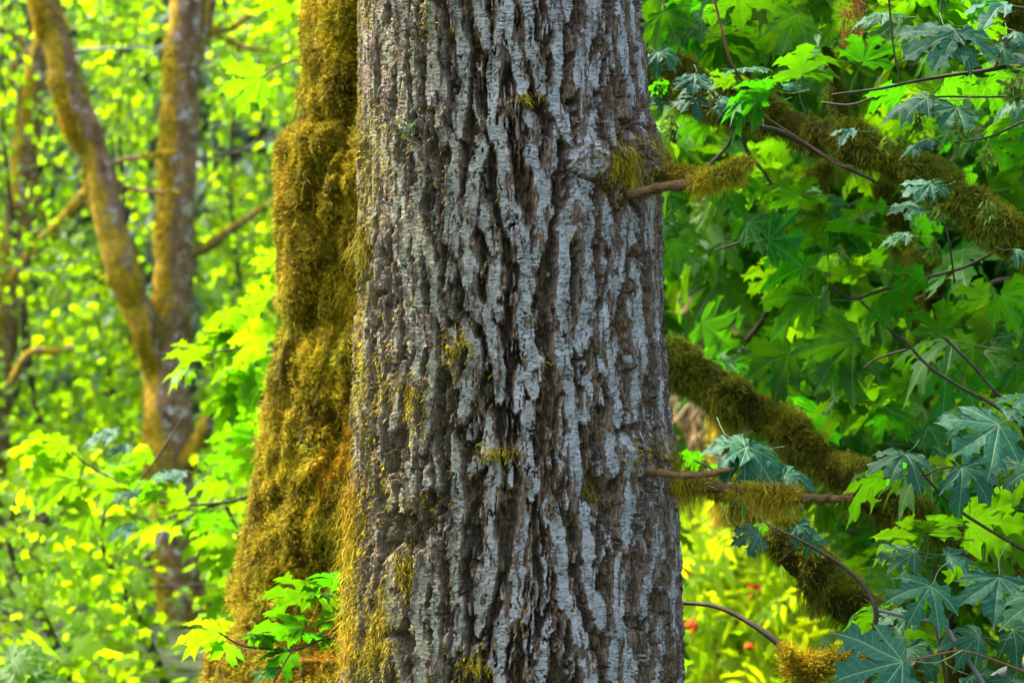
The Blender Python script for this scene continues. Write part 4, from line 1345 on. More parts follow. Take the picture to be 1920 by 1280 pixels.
twig(b8, [(130, 845, 7, 2), (170, 875, 7, 2.4), (215, 900, 7, 2.6), (250, 925, 7, 3), (330, 945, 7, 3), (420, 942, 7, 3.4), (480, 928, 7, 4), (640, 900, 7, 5)])
twig(b8, [(330, 985, 6.95, 1.6), (380, 955, 7, 2), (430, 940, 7, 2)])
twig(b8, [(425, 950, 7, 4), (440, 985, 7, 4), (450, 1015, 7, 4.6), (456, 1060, 7, 5)], 'twig')
twig(b8, [(345, 780, 7, 2), (300, 850, 7, 2), (260, 905, 7, 2)])
b9 = branch_root('maple leaves overlapping in fresh green tiers against the left side of the mossy trunk', 560, 640, 6.8)
for a in [(490, 147, 88, 165, 132), (520, 480, 60, 186, 128), (478, 600, 96, 196, 135), (392, 662, 92, 186, 125), (430, 625, 70, 190, 120), (482, 730, 92, 196, 132), (470, 690, 80, 185, 130), (440, 760, 66, 176, 125),
          (520, 700, 90, 190, 120), (500, 640, 90, 215, 135), (445, 640, 80, 165, 125), (360, 690, 60, 200, 118), (505, 560, 60, 230, 140), (590, 0, 60, 190, 120), (545, 10, 70, 185, 120), (510, 850, 90, 200, 130)]:
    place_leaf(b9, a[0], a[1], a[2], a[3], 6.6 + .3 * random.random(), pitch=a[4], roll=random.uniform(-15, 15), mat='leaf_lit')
twig(b9, [(392, 662, 6.7, 1.8), (440, 655, 6.7, 2), (500, 660, 6.75, 2.2), (600, 650, 6.8, 3)])
twig(b9, [(488, 148, 6.7, 1.6), (520, 125, 6.7, 1.8), (560, 112, 6.75, 2), (640, 100, 6.8, 2.4)], 'twig_red')
b10 = branch_root('maple leaves poking up in the lower left corner, soft and pale green', 0, 1280, 6.0, 'maple_shoot')
for a in [(30, 1255, 90, 200, 60), (60, 1270, 80, 20, 66), (20, 1240, 80, 320, 60), (90, 1290, 60, 280, 130)]:
    place_leaf(b10, a[0], a[1], a[2], a[3], 6, pitch=a[4], mat='leaf_lit')
twig(b10, [(20, 1300, 6, 3), (28, 1262, 6, 2), (30, 1240, 6, 1.5)])

# --- right-hand middle distance: leaves of the mossy maple, filling from 5 to 7 m
rs = np.random.RandomState(21)
tr2 = root('maple_tree', 'leafy maple crown of broad green leaves filling the view behind the mossy limbs', 'tree', tuple(pt(1770, 640, 6.6) * np.array([1, 1, 0])))
# hanging mossy boughs of that tree: each its own part
mossy_limb(tr2, [(1425, -60, 5.9, 14), (1412, 30, 5.9, 17), (1400, 90, 5.9, 17), (1395, 150, 5.9, 13), (1405, 230, 5.9, 10)], 50, 2200, lump=.4)
mossy_limb(tr2, [(1520, -60, 5.7, 18), (1532, 10, 5.7, 20), (1545, 70, 5.7, 14), (1562, 130, 5.7, 12), (1576, 200, 5.7, 18), (1584, 260, 5.7, 8)], 60, 2600, lump=.4)
mossy_limb(tr2, [(1650, 300, 5.9, 20), (1662, 350, 5.9, 26), (1678, 400, 5.9, 30), (1690, 450, 5.9, 20), (1692, 480, 5.9, 8)], 50, 3800, below=600, Lb=30, lump=.5)
mossy_limb(tr2, [(1560, 300, 5.8, 8), (1545, 322, 5.8, 22), (1536, 350, 5.8, 18), (1530, 385, 5.8, 6)], 40, 2600, below=500, Lb=34, lump=.5)
mossy_limb(tr2, [(1518, 320, 5.8, 3), (1502, 372, 5.8, 4), (1492, 400, 5.8, 16), (1486, 430, 5.8, 20), (1486, 455, 5.8, 8)], 40, 2200, lump=.4)
mossy_limb(tr2, [(1700, 470, 5.7, 8), (1712, 500, 5.7, 24), (1726, 540, 5.7, 34), (1724, 580, 5.7, 24), (1712, 618, 5.7, 6)], 50, 5200, below=700, Lb=36, lump=.5)
mossy_limb(tr2, [(1782, 470, 5.7, 6), (1778, 500, 5.7, 18), (1768, 540, 5.7, 28), (1762, 575, 5.7, 18), (1758, 605, 5.7, 5)], 50, 3800, below=700, Lb=36, lump=.5)
mossy_limb(tr2, [(1330, -40, 6.1, 20), (1332, 10, 6.1, 24), (1338, 45, 6.1, 14), (1345, 80, 6.1, 5)], 30, 1800, lump=.5)
mossy_limb(tr2, [(1910, -60, 5.9, 34), (1905, 20, 5.9, 36), (1900, 70, 5.9, 22), (1880, 110, 5.9, 8)], 40, 3600, lump=.5)
mossy_limb(tr2, [(1900, 210, 5.6, 5), (1895, 240, 5.6, 9), (1880, 280, 5.6, 12), (1870, 320, 5.6, 7)], 40, 900, lump=.5)
mossy_limb(tr2, [(1740, 560, 7.4, 30), (1755, 640, 7.4, 34), (1782, 700, 7.4, 36), (1800, 760, 7.4, 32), (1795, 850, 7.4, 30), (1800, 1000, 7.4, 30), (1800, 1400, 7.4, 34)], 90, 5200, lump=.3, name='trunk')
for pts_ in ([(1470, 420, 5.6, 2), (1420, 440, 5.6, 3), (1385, 455, 5.6, 2.5), (1340, 470, 5.6, 2)], [(1376, 240, 5.6, 4), (1366, 270, 5.6, 4), (1330, 310, 5.6, 4), (1290, 335, 5.6, 3)],
             [(1385, 240, 5.5, 4), (1405, 290, 5.5, 4), (1430, 320, 5.5, 3.5), (1450, 350, 5.5, 3)], [(1445, 560, 6.4, 5), (1430, 600, 6.4, 6), (1400, 640, 6.4, 6)],
             [(1560, 540, 5.4, 2.4), (1600, 560, 5.4, 2.6), (1650, 545, 5.4, 3), (1740, 520, 5.4, 3), (1810, 500, 5.4, 3.4), (1870, 470, 5.3, 3)],
             [(1790, 530, 5.6, 4), (1840, 540, 5.6, 4), (1880, 525, 5.6, 5), (1990, 520, 5.6, 6)], [(1260, 110, 5.8, 3), (1310, 70, 5.8, 3.5), (1360, 30, 5.8, 4), (1400, -10, 5.8, 5)],
             [(1320, 120, 5.6, 3.4), (1340, 70, 5.6, 3.6), (1385, 0, 5.6, 4), (1400, -30, 5.6, 4)], [(1210, 90, 5.6, 2.5), (1235, 50, 5.6, 3), (1252, -10, 5.6, 3)],
             [(1610, 560, 5.6, 2), (1640, 590, 5.6, 2.6), (1690, 640, 5.6, 3)], [(1215, 46, 5.2, 2.4), (1222, 40, 5.2, 2.2), (1232, 36, 5.2, 1.8)]):
    twig(tr2, pts_)
# named leaves of that crown, undersides mostly, hanging in the shade
HL = [(1555, 470, 115, 272, 5.3, 150), (1510, 500, 100, 210, 5.35, 135), (1645, 420, 90, 200, 5.4, 140), (1530, 560, 120, 186, 5.3, 140), (1762, 625, 84, 268, 5.2, 155), (1600, 640, 130, 130, 5.35, 160), (1640, 700, 110, 200, 5.5, 140),
      (1605, 752, 100, 175, 5.5, 120), (1655, 765, 80, 60, 5.5, 125), (1715, 720, 90, 200, 5.5, 140), (1460, 520, 80, 200, 5.6, 135), (1560, 640, 100, 90, 5.4, 160), (1860, 620, 100, 200, 5.2, 150), (1850, 560, 90, 160, 5.3, 140),
      (1300, 60, 100, 150, 5.6, 140), (1400, 45, 100, 190, 5.6, 130), (1480, 40, 100, 180, 5.5, 140), (1230, 40, 80, 150, 5.6, 140), (1330, 230, 80, 200, 5.9, 145)]
for a in HL:
    place_leaf(tr2, *a[:5], pitch=a[5], mat='leaf')
n_done = len(HL)


def holes(px, py):
    """openings where the far wood shows between the leaves"""
    h = np.ones_like(px)
    for cx_, cy_, rx_, ry_, s_ in ((1300, 560, 60, 110, .97), (1400, 590, 60, 60, .9), (1300, 790, 75, 55, .95), (1420, 800, 60, 40, .8), (1360, 1000, 160, 330, 1.0), (1480, 1150, 150, 220, 1.0), (1560, 1000, 60, 60, .7),
                                   (1780, 160, 60, 20, .4), (1600, 830, 50, 40, .5), (1850, 900, 80, 50, .5), (1700, 1000, 60, 60, .5), (1850, 1130, 80, 60, .6)):
        h *= 1 - s_ * np.exp(-(((px - cx_) / rx_) ** 2 + ((py - cy_) / ry_) ** 2) ** 2)
    return h


LIMBS = [[(1210, 130), (1300, 165), (1400, 205), (1500, 238), (1600, 272), (1700, 312), (1800, 372), (1880, 432), (1960, 480)],
         [(1220, 672), (1300, 705), (1400, 760), (1480, 815), (1560, 868), (1610, 910), (1670, 938)], [(1390, 925), (1450, 985), (1510, 1045), (1570, 1100), (1625, 1150)]]


def near_limb(px, py):
    d = 1e9
    for L_ in LIMBS:
        for (x0, y0), (x1, y1) in zip(L_, L_[1:]):
            t = max(0, min(1, ((px - x0) * (x1 - x0) + (py - y0) * (y1 - y0)) / ((x1 - x0) ** 2 + (y1 - y0) ** 2)))
            d = min(d, math.hypot(px - x0 - t * (x1 - x0), py - y0 - t * (y1 - y0)))
    return d


def spray_points(n, rs, x0, x1, y0, y1, Y0, Y1, per=14, rad=.26, flat=.3, keep=None):
    nc = max(1, n // per)
    Yc = Y0 + (Y1 - Y0) * rs.rand(nc)
    C = np.stack([(x0 + (x1 - x0) * rs.rand(nc) - 960) * K * Yc, Yc, EYE - (y0 + (y1 - y0) * rs.rand(nc) - 640) * K * Yc], -1)
    i = rs.randint(0, nc, n)
    off = rs.randn(n, 3) * np.array([rad, rad, rad * flat])
    tilt = (rs.rand(nc) - .5) * .8
    off[:, 2] += off[:, 0] * tilt[i]
    P = C[i] + off
    if keep is not None:
        px, py = 960 + P[:, 0] / (K * P[:, 1]), 640 - (P[:, 2] - EYE) / (K * P[:, 1])
        P = P[rs.rand(len(P)) < keep(px, py)]
    return P


P = spray_points(380, rs, 1180, 2050, -120, 1000, 5.1, 6.4, per=7, rad=.20, keep=holes)
rs.shuffle(P)
P = P[np.argsort(P[:, 1])][:240]
for p in P:
    px, py = 960 + p[0] / (K * p[1]), 640 - (p[2] - EYE) / (K * p[1])
    if near_limb(px, py) < 95 and p[1] < 5.75: continue
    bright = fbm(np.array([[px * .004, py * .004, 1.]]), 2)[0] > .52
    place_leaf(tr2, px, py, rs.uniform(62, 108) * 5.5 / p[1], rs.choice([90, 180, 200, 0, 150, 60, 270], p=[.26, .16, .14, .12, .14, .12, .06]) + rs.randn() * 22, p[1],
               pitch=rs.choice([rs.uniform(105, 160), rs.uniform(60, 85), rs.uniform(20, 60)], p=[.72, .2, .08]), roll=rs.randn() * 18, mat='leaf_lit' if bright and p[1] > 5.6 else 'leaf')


def crown(parent, P, shape, size, mat, rs, up=.6, cam=.5, attrs=None, name='foliage', jit=.35):
    D, Nn = rand_leaf_dirs(len(P), rs, up, cam)
    V, F, A = scatter(shape, P, D, Nn, size * (1 - jit + 2 * jit * rs.rand(len(P))), rs, attrs)
    return tag(put(name, mesh_np(name, V, F, A, M[mat]), parent), kind='stuff')


lite = [(v, t, a) for v, t, a in LITE]


def maple_mass(parent, P, size, mat, rs, up=.5, cam=.3):
    idx = rs.randint(0, 3, len(P))
    parts = []
    for k in range(3):
        Q = P[idx == k]
        D, Nn = rand_leaf_dirs(len(Q), rs, up, cam)
        parts.append(scatter(lite[k], Q, D, Nn, size * (.65 + .7 * rs.rand(len(Q))), rs, {'ls': lite[k][2]['ls'], 'lt': lite[k][2]['lt']}))
    V, F, A = join(parts)
    return tag(put('foliage', mesh_np('foliage', V, F, A, M[mat]), parent), kind='stuff')


P = spray_points(650, rs, 1150, 2150, -220, 1150, 6.0, 7.4, per=12, rad=.3, keep=holes)
maple_mass(tr2, P, .15, 'leaf', rs)
P = spray_points(900, rs, 1150, 2150, -220, 1150, 6.3, 7.6, per=12, rad=.3, keep=holes)
maple_mass(tr2, P, .15, 'leaf_lit', rs)
# dried orange catkins hanging at the top
for cx_, n_ in ((1583, 90), (1597, 120), (1612, 90)):
    q = pt(cx_, 30, 5.0) + np.stack([rs.randn(n_) * .006, rs.randn(n_) * .006, (rs.rand(n_) - .55) * .14], -1)
    D = rs.randn(n_, 3)
    D[:, 2] -= .8
    V, F, A = scatter(LANCE, q, D, rs.randn(n_, 3), .016, rs)
    put('dry_catkin', mesh_np('dry_catkin', V, F, A, M['dry']), b3)

# ================================================================== LEFT: TREES BEHIND
def bg_trunk(ctrl, nl=90, ns=28, lump=.28, name='trunk', parent=None, mat='bark_bg'):
    C = [(*pt(a, b, c), r * K * c) for a, b, c, r in ctrl]
    V, F, N = tube(C, nl, ns, lump, 5.5)
    return put(name, mesh_np(name, V, F, None, M[mat], True), parent), V, F


def bg_moss(o, V, F, n, rs, L=.03, mat='moss', W=.006):
    P, N = sample_surface(V, F, n, rs, lambda c, nn: (nn[:, 1] < .4) * (.15 + 1.0 * np.clip(-nn[:, 0] + .2, 0, 1)) * sstep(.42, .56, fbm(c * 3, 3)))
    v, f, a = strands(P, N, L, W, .5, rs, .7, .6, 12)
    put('trunk_moss', mesh_np('trunk_moss', v, f, a, M[mat]), o)['kind'] = 'stuff'


rs = np.random.RandomState(33)
YB = 11.0
tb = root('maple_tree', 'mossy tree forked into an upright and a leaning stem, with white lichen patches', 'tree', tuple(pt(335, 640, YB) * np.array([1, 1, 0])))
o, V, F = bg_trunk([(352, -260, YB, 30), (350, -20, YB, 31), (347, 60, YB, 32), (340, 200, YB, 33), (334, 300, YB, 33), (330, 400, YB, 34), (325, 500, YB, 35), (322, 600, YB, 37), (318, 700, YB, 38), (318, 780, YB, 46), (318, 860, YB, 46),
                    (326, 930, YB, 44), (338, 1020, YB, 48), (345, 1100, YB, 46), (342, 1200, YB, 34), (346, 1300, YB, 34), (350, 1500, YB, 40)], 180, parent=tb)
bg_moss(o, V, F, 7000, rs)
o, V, F = bg_trunk([(70, -260, YB - .2, 27), (84, -20, YB - .2, 26), (98, 60, YB - .2, 26), (122, 140, YB - .2, 27), (152, 230, YB - .2, 30), (178, 290, YB - .2, 28), (192, 350, YB - .2, 28), (210, 430, YB - .2, 28), (232, 510, YB - .2, 30),
                    (252, 565, YB - .1, 31), (272, 620, YB - .1, 28), (296, 690, YB, 31), (310, 780, YB + .1, 36)], 150, name='stem', parent=tb, mat='bark_gold')
bg_moss(o, V, F, 8000, rs)
for c in ([(330, 880, YB, 30), (362, 850, YB - .1, 20), (385, 800, YB - .2, 15), (398, 770, YB - .2, 15), (420, 760, YB - .2, 9)], [(350, 130, YB, 12), (372, 95, YB, 12), (385, 60, YB, 10), (395, 0, YB, 10), (400, -80, YB, 10)],
          [(360, 130, YB, 7), (395, 62, YB, 6), (430, 55, YB, 5), (470, 30, YB, 4)], [(350, 480, YB, 10), (385, 465, YB, 9), (420, 440, YB, 8), (450, 420, YB, 7), (500, 385, YB, 5), (540, 372, YB, 4)],
          [(400, 60, YB, 5), (425, 72, YB, 4), (460, 90, YB, 4), (520, 95, YB, 3)], [(350, 470, YB, 6), (352, 350, YB, 4), (362, 300, YB, 4), (372, 210, YB, 3)],
          [(190, 320, YB - .2, 7), (230, 300, YB - .2, 5), (270, 295, YB - .2, 4), (330, 285, YB - .3, 3)], [(210, 345, YB - .2, 5), (270, 358, YB - .2, 4), (330, 362, YB - .2, 3)]):
    o, V, F = bg_trunk(c, 40, 12, .3, 'branch', tb)
    bg_moss(o, V, F, 500, rs, .02, W=.005)
for c in ([(560, 235, 12.5, 3), (500, 262, 12.4, 3), (440, 285, 12.3, 2.5), (395, 290, 12.2, 2)], [(540, 350, 12.5, 3), (480, 335, 12.4, 2.6), (420, 300, 12.3, 2), (380, 280, 12.2, 1.6)], [(560, 205, 12.5, 2.6), (480, 240, 12.4, 2.4), (400, 236, 12.3, 2)],
          [(130, 95, 11.4, 3), (200, 92, 11.3, 3), (320, 90, 11.2, 2.4)], [(0, 500, 11.2, 2), (90, 505, 11.2, 2.4), (170, 480, 11.2, 2)], [(345, 905, 11.2, 4), (300, 1010, 10.8, 3), (250, 1060, 10.6, 2.4), (215, 1090, 10.6, 2)]):
    bg_trunk(c, 24, 8, .3, 'branch', tb, 'grey')
YC = 12.5
tc = root('maple_tree', 'leftmost dim mossy trunk leaning rightward as it rises, one mossy bough joining it', 'tree', tuple(pt(20, 640, YC) * np.array([1, 1, 0])))
o, V, F = bg_trunk([(96, -200, YC, 16), (80, 60, YC, 20), (70, 130, YC, 22), (58, 220, YC, 25), (48, 300, YC, 25), (42, 400, YC, 26), (28, 480, YC, 30), (14, 580, YC, 24), (6, 680, YC, 24), (-10, 800, YC, 26), (-40, 1400, YC, 34)], 140, parent=tc)
bg_moss(o, V, F, 4500, rs)
for c in ([(30, 520, YC - .2, 14), (60, 480, YC - .4, 15), (90, 445, YC - .5, 14), (130, 400, YC - .7, 12), (162, 362, YC - .9, 12), (185, 340, YC - 1.2, 8)], [(62, 130, YC, 10), (40, 80, YC, 8), (10, 50, YC, 7), (-60, 20, YC, 7)],
          [(0, 170, YC, 9), (20, 150, YC, 7), (30, 120, YC, 6)], [(20, 560, YC, 5), (30, 320, YC, 4), (40, 240, YC, 4), (20, 120, YC, 4)], [(70, 340, YC, 4), (82, 400, YC, 4), (86, 450, YC, 4)]):
    o, V, F = bg_trunk(c, 40, 12, .3, 'branch', tc)
    bg_moss(o, V, F, 700, rs, .02, W=.005)
YD = 10.5
td = root('leaning_sapling', 'thin grey mossy sapling slanting up at the lower left edge', 'tree', tuple(pt(-20, 1150, YD) * np.array([1, 1, 0])))
bg_trunk([(-30, 1100, YD, 10), (10, 1042, YD, 9), (40, 1000, YD, 8), (70, 968, YD, 7), (92, 950, YD, 6), (130, 880, YD, 5)], 40, 12, parent=td)
bg_trunk([(-20, 925, YD, 4), (20, 930, YD, 4), (60, 928, YD, 3)], 12, 8, name='branch', parent=td, mat='grey')
te = root('snag', 'distant pale broken tree trunk behind the lower left leaves', 'tree', tuple(pt(163, 1000, 17) * np.array([1, 1, 0])))
bg_trunk([(160, 925, 17, 10), (163, 980, 17, 14), (165, 1040, 17, 13), (165, 1150, 17, 14), (168, 1400, 17, 15)], 60, 16, parent=te, mat='grey')
tf = root('dead_limb', 'short mossy dead limb lying level at the left, between the two background trees', 'branch', tuple(pt(100, 650, 11.5)))
bg_trunk([(20, 720, 11.5, 9), (36, 690, 11.5, 9), (60, 660, 11.5, 8), (110, 658, 11.5, 8), (156, 648, 11.5, 6)], 40, 12, parent=tf)
tg = root('stump', 'mossy orange-green stump top showing through the gap right of the alder', 'stump', tuple(pt(1340, 640, 9) * np.array([1, 1, 0])))
o, V, F = bg_trunk([(1325, 515, 9, 11), (1332, 560, 9, 16), (1345, 610, 9, 18), (1352, 660, 9, 20), (1356, 800, 9, 24), (1360, 1400, 9, 34)], 60, 18, parent=tg)
bg_moss(o, V, F, 1600, rs)

# foliage of the left woods: separate young trees, each with stem and leaves
def young_tree(label, px, Y, ptop, n, size, mat, x0, x1, y0, y1, dY=1.0, per=24, rad=.24, name='young_maple', shape=STAR, keep=None, up=.55, cam=.6, group='young trees in the wood on the left', stemmat='twig', cat='tree'):
    g0 = terrain_z(np.array([pt(px, 640, Y)[0]]), np.array([Y]))[0]
    r_ = root(name, label, cat, (pt(px, 640, Y)[0], Y, float(g0)), group)
    b = pt(px, ptop, Y)
    C = [(b[0] + .25, Y, g0 - .05, .024), (b[0] + .1, Y, g0 + (b[2] - g0) * .35, .018), (b[0] - .05, Y, g0 + (b[2] - g0) * .7, .012), (b[0], Y, b[2], .008)]
    V, F, _ = tube(C, 30, 8, .2, 8)
    put('stem', mesh_np('stem', V, F, None, M[stemmat], True), r_)
    P = spray_points(n, rs, x0, x1, y0, y1, Y - dY, Y + dY, per, rad, .25, keep)
    crown(r_, P, shape, size, mat, rs, up, cam)
    # a few side branches reaching the sprays
    parts = []
    for q in P[rs.choice(len(P), min(12, len(P)), replace=False)]:
        t = rs.uniform(.3, .95)
        s0 = np.array([b[0], Y, g0 + (b[2] - g0) * t])
        mid = (s0 + q) / 2 + np.array([0, 0, .12])
        V, F, _ = tube([(*s0, .005), (*mid, .004), (*q, .002)], 8, 4, cap=False)
        parts.append((V, F))
    V, F, _ = join(parts)
    put('branches', mesh_np('branches', V, F, None, M[stemmat], True), r_)['kind'] = 'stuff'
    return r_


def lhole(px, py):
    h = np.ones_like(px)
    for cx_, cy_, rx_, ry_, s_ in ((470, 270, 90, 60, .9), (400, 450, 50, 50, .6), (130, 400, 60, 70, .75), (60, 980, 60, 60, .8), (40, 1170, 50, 60, .7), (240, 1230, 70, 40, .3), (30, 120, 60, 60, .5)):
        h *= 1 - s_ * np.exp(-(((px - cx_) / rx_) ** 2 + ((py - cy_) / ry_) ** 2) ** 2)
    # trunks stay visible: thin the leaves lying right in front of them
    h *= 1 - .97 * np.exp(-((px - np.interp(py, [0, 500, 860, 1280], [348, 326, 318, 345])) / 58) ** 2)
    h *= 1 - .93 * np.exp(-((px - np.interp(py, [0, 230, 565, 700], [85, 152, 252, 300])) / 44) ** 2) * (py < 720)
    h *= 1 - .6 * np.exp(-((px - np.interp(py, [0, 300, 600, 800], [85, 48, 12, -10])) / 30) ** 2)
    ta = np.abs(px - np.interp(py, [0, 500, 860, 1280], [348, 326, 318, 345])) > 54
    tb_ = (np.abs(px - np.interp(py, [0, 230, 565, 700], [85, 152, 252, 300])) > 40) | (py > 720)
    h *= np.where(ta & tb_, 1.0, .12)
    return h


for k, (lb, px, Y, pt_, n, x0, x1, y0, y1) in enumerate([
    ('young tree with yellow-green leaves crowding the upper left corner', 20, 12.2, -200, 2000, -350, 300, -150, 420),
    ('young tree with tiers of light leaves between leaning stem and upright stem, upper left', 240, 12.4, -100, 2200, 130, 560, -150, 480),
    ('young tree leafing out beside the mossy trunk, left of its bulge', 450, 11.8, 60, 1500, 330, 680, -60, 620),
    ('young tree with pale leaves left of the long maple branch at middle height', 60, 11.9, 420, 2000, -350, 330, 420, 900),
    ('bright leafy shrub low at the left edge below the long maple branch', 40, 8.8, 900, 2000, -350, 330, 880, 1400),
    ('bright leafy shrub around the foot of the forked mossy tree', 215, 8.9, 900, 1700, 150, 640, 860, 1400)]):
    young_tree(lb, px, Y, pt_, int(n * 1.5), .052, 'leaf_far', x0, x1, y0, y1, keep=lhole)
nokeep = None
for k, (lb, px, Y, pt_, n, x0, x1, y0, y1) in enumerate([
    ('far young tree, bright leaves high behind the leaning mossy stem', 120, 14.5, -150, 2600, -420, 420, -220, 420),
    ('far young tree, bright leaves behind the upright lichen-patched stem', 420, 14.0, -50, 2300, 250, 850, -220, 560),
    ('far leafy thicket behind the middle of the forked tree', 200, 13.8, 420, 2800, -420, 620, 430, 960),
    ('far leafy thicket low behind the forked tree, paler at the left', 200, 13.0, 850, 2800, -420, 700, 860, 1400)]):
    young_tree(lb, px, Y, pt_, int(n * 1.35), .075, 'leaf_far', x0, x1, y0, y1, dY=1.2, rad=.45, keep=lambda a, b: .12 + .88 * lhole(a, b))

# ================================================================== RIGHT: BACKLIT FOLIAGE, ELDER, FAR WOOD
rs = np.random.RandomState(44)
for k, (lb, px, Y, pt_, n, x0, x1, y0, y1, sz) in enumerate([
    ('backlit maple behind the top mossy limb, glowing yellow-green near the alder', 1400, 7.9, -150, 900, 1150, 1650, -200, 520, .15),
    ('backlit maple glowing behind the top right seed bunches', 1780, 8.1, -150, 1000, 1600, 2250, -200, 560, .15),
    ('backlit maple glowing between the top and middle mossy limbs at the right', 1750, 8.2, 380, 1300, 1480, 2250, 480, 1050, .14)]):
    r_ = root('backlit_maple', lb, 'tree', (pt(px, 640, Y)[0], Y, 0), 'backlit maples on the right')
    tp = 1130 if k == 0 else 1960 + 60 * k
    V, F, _ = tube([(*pt(tp, 1600, Y), .05), (*pt(tp + 30, 700, Y), .04), (*pt(px - 20, pt_, Y), .02)], 40, 10, .2, 6)
    put('trunk', mesh_np('trunk', V, F, None, M['brownbark'], True), r_)
    P = spray_points(n, rs, x0, x1, y0, y1, Y - .9, Y + .9, 14, .32, .3, holes)
    maple_mass(r_, P, sz, 'leaf_lit', rs, .45, .7)
for k, (lb, px, Y, pt_, n, x0, x1, y0, y1) in enumerate([
    ('far bright thicket high between the alder and the top mossy limb', 1500, 13.5, -200, 2600, 1100, 2300, -250, 480),
    ('far bright thicket behind the right-hand maples at middle height', 1700, 13.0, 400, 2400, 1380, 2300, 430, 960),
    ('far bright thicket low at the right behind the elder bush', 1700, 11.8, 850, 2600, 1450, 2300, 850, 1400)]):
    young_tree(lb, px, Y, pt_, n, .085, 'leaf_far', x0, x1, y0, y1, dY=1.1, rad=.42, keep=lambda a, b: .25 + .75 * holes(a, b) if True else 1, group='thickets on the right')


# red elderberry: pinnate leaves
def pinnate():
    parts = []
    for t, sgn in ((.25, 1), (.25, -1), (.5, 1), (.5, -1), (.75, 1), (.75, -1)):
        a = R(58) * sgn
        c, s = math.cos(a), math.sin(a)
        V = LANCE[0] * .52
        V = np.stack([V[:, 0] * c + V[:, 1] * s, -V[:, 0] * s + V[:, 1] * c, V[:, 2]], -1) + np.array([0, t, 0])
        parts.append((V, LANCE[1]))
    parts.append((LANCE[0] * .55 + np.array([0, .85, 0]), LANCE[1]))
    parts.append((np.array([(-.008, 0, 0), (.008, 0, 0), (0, .9, 0)]), np.array([(0, 1, 2)])))
    V, F, _ = join(parts)
    V[:, 2] -= .25 * V[:, 1] ** 2
    return V, F


PIN = pinnate()
YE = 9.3
el = root('elder_bush', 'sunlit elder bush with yellow-green feathery leaves and red berry bunches, low right of the alder', 'bush', (pt(1420, 640, YE)[0], YE, 0))
P = spray_points(1500, rs, 1180, 1760, 900, 1400, YE - .6, YE + .9, 10, .26, .5)
crown(el, P, PIN, .21, 'leaf_elder', rs, .6, .7)
P = spray_points(70, rs, 1240, 1700, 1000, 1400, YE - 1.0, YE - .5, 6, .2, .5)
crown(el, P, PIN, .17, 'leaf_elder', rs, .8, .4)
for px in (1300, 1380, 1450, 1520, 1600):
    V, F, _ = tube([(*pt(1420 + (px - 1420) * .3, 1700, YE), .014), (*pt(px, 1350, YE), .012), (*pt(px + 20, 1100, YE), .009), (*pt(px + rs.randn() * 20, 950, YE), .004)], 24, 7, .1, 8)
    put('stem', mesh_np('stem', V, F, None, M['brownbark'], True), el)


def ico():
    t = (1 + 5 ** .5) / 2
    v = np.array([(-1, t, 0), (1, t, 0), (-1, -t, 0), (1, -t, 0), (0, -1, t), (0, 1, t), (0, -1, -t), (0, 1, -t), (t, 0, -1), (t, 0, 1), (-t, 0, -1), (-t, 0, 1)])
    f = np.array([(0, 11, 5), (0, 5, 1), (0, 1, 7), (0, 7, 10), (0, 10, 11), (1, 5, 9), (5, 11, 4), (11, 10, 2), (10, 7, 6), (7, 1, 8), (3, 9, 4), (3, 4, 2), (3, 2, 6), (3, 6, 8), (3, 8, 9), (4, 9, 5), (2, 4, 11), (6, 2, 10), (8, 6, 7), (9, 8, 1)])
    return v / 1.9, f


ICO = ico()
for px, py, s in ((1285, 1070, .026), (1412, 1102, .030), (1297, 1172, .028), (1404, 1212, .012)):
    q = pt(px, py, YE - .95) + rs.randn(46, 3) * s * .42
    V, F, A = scatter(ICO, q, rs.randn(46, 3), rs.randn(46, 3), .0075, rs)
    put('berry_cluster', mesh_np('berry_cluster', V, F, None, M['berry'], True), el)['kind'] = 'stuff'


# far conifers: trunk and drooping needle sprays
def conifer(label, x, y, h, w, n, size, dens=.05):
    g0 = float(terrain_z(np.array([x]), np.array([y]))[0])
    r_ = root('conifer_tree', label, 'tree', (x, y, g0), 'conifers far back in the wood')
    V, F, _ = tube([(x, y, g0 - .2, .30), (x + .1, y, g0 + h * .4, .22), (x, y, g0 + h, .03)], 40, 12, .15, 3)
    put('trunk', mesh_np('trunk', V, F, None, M['brownbark'], True), r_)
    t = rs.rand(n) ** .8
    a = rs.rand(n) * 2 * math.pi
    lev = np.round(t * 26) / 26 + rs.randn(n) * .008
    rr = w * (1 - lev) ** .7 * np.sqrt(rs.rand(n))
    P = np.stack([x + rr * np.cos(a), y + rr * np.sin(a), g0 + .5 + lev * h - rr * .35 + rs.randn(n) * .1], -1)
    D = np.stack([np.cos(a), np.sin(a), -.7 + 0 * a], -1) + rs.randn(n, 3) * .3
    V, F, A = scatter(LANCE, P, D, np.stack([rs.randn(n) * .4, rs.randn(n) * .4, np.ones(n)], -1), size * (.6 + .8 * rs.rand(n)), rs)
    tag(put('needles', mesh_np('needles', V, F, A, M['needle']), r_), kind='stuff')


for k, (lb, x, y, h, w) in enumerate([
    ('pale blue-green conifer far behind, showing beside the mossy trunk bulge', -2.3, 19, 12, 3.0), ('blue-green conifer far behind the leaning mossy stem', -4.6, 20, 13, 3.2), ('conifer far behind the upper left corner', -7.3, 21, 12, 3.2),
    ('grey-green conifer far behind, in the gap right of the alder', 1.7, 18, 11, 2.6), ('conifer far behind the right-hand maples', 4.2, 20, 13, 3.0), ('conifer far behind the right edge of the wood', 7.2, 21, 13, 3.2), ('conifer far behind, hidden mostly by the alder', -.4, 22, 13, 3.2)]):
    conifer(lb, x, y, h, w, 5200, .42)
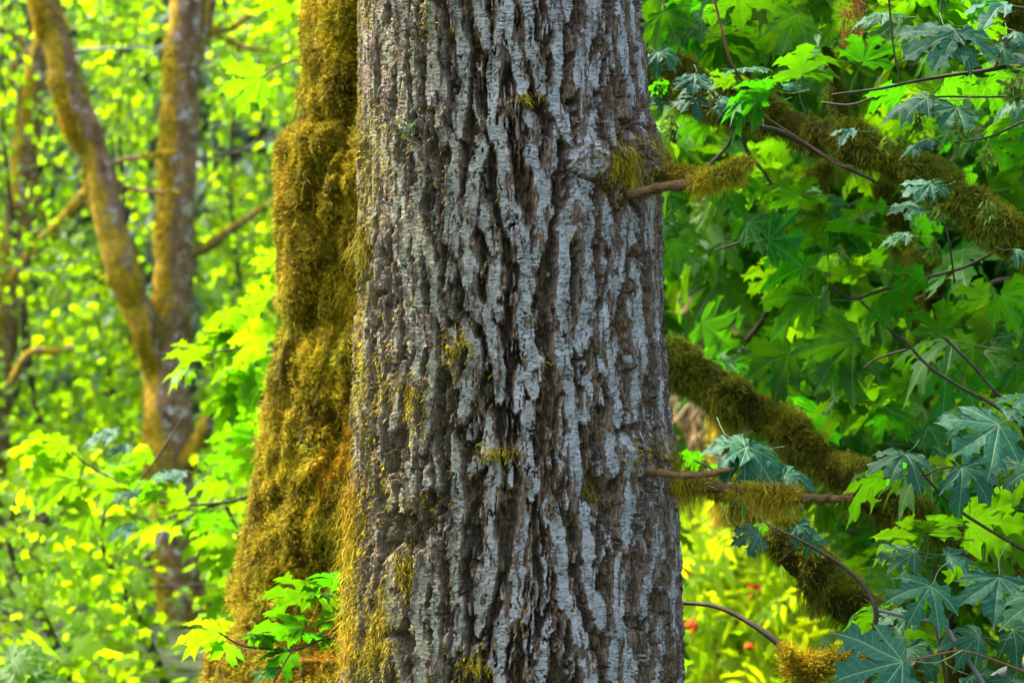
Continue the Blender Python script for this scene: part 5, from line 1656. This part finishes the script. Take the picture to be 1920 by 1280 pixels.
# tan mossy dead boughs hanging in the gap under the middle limb
th = root('dead_snag', 'tan, moss-hung dead wood behind the gap below the middle mossy limb', 'tree', tuple(pt(1330, 800, 10.5) * np.array([1, 1, 0])))
o, V, F = bg_trunk([(1300, 560, 10.5, 40), (1320, 700, 10.5, 60), (1340, 820, 10.5, 75), (1350, 900, 10.5, 80), (1350, 1300, 10.5, 80)], 60, 24, .4, parent=th, mat='brownbark')
P, N = sample_surface(V, F, 3500, rs, lambda c, nn: (nn[:, 1] < .3) * 1.)
v, f, a = veils(P + N * .03, .22, .008, rs, .4)
tag(put('hanging_moss', mesh_np('hanging_moss', v, f, a, mat_moss('tan_moss', (.12, .07, .03), (.28, .19, .09), (.42, .30, .14), (.35, .20, .06))), th), kind='stuff')

# the closing wood: one mass of leaves far back, and low plants over the ground
n = 30000
Y = 24 + 10 * rs.rand(n)
P = np.stack([(rs.rand(n) - .5) * 34, Y, terrain_z(0 * Y, Y) + 12 * rs.rand(n) ** 1.1], -1)
P = P[fbm(P * .55, 3) > .38]
qx, qy = 960 + P[:, 0] / (K * P[:, 1]), 640 - (P[:, 2] - EYE) / (K * P[:, 1])
gap = np.exp(-(((qx - 440) / 130) ** 2 + ((qy - 380) / 180) ** 2)) + .7 * np.exp(-(((qx - 60) / 120) ** 2 + ((qy - 30) / 120) ** 2)) + .8 * np.exp(-(((qx - 1290) / 60) ** 2 + ((qy - 520) / 110) ** 2)) + .5 * np.exp(-(((qx - 1700) / 300) ** 2 + ((qy - 300) / 200) ** 2))
P = P[rs.rand(len(P)) > gap * 1.0]
D, Nn = rand_leaf_dirs(len(P), rs, .7, .3)
V, F, A = scatter(STAR, P, D, Nn, .42 * (.6 + .8 * rs.rand(len(P))), rs)
o = link('treeline', mesh_np('treeline', V, F, A, M['leaf_far']))
tag(o, 'far wood closing the view as one mass of leaves', 'woods', kind='stuff')
n = 18000
P = np.stack([(rs.rand(n) - .5) * 20, 6 + 22 * rs.rand(n), np.zeros(n)], -1)
P[:, 2] = terrain_z(P[:, 0], P[:, 1]) + .5 * rs.rand(n) ** 1.5
D, Nn = rand_leaf_dirs(len(P), rs, .9, .1)
D[:, 2] += .7
V, F, A = scatter(STAR, P, D, Nn, .09 * (.6 + .8 * rs.rand(n)), rs)
o = link('undergrowth', mesh_np('undergrowth', V, F, A, M['leaf_far']))
tag(o, 'low green plants covering the forest floor', 'undergrowth', kind='stuff')
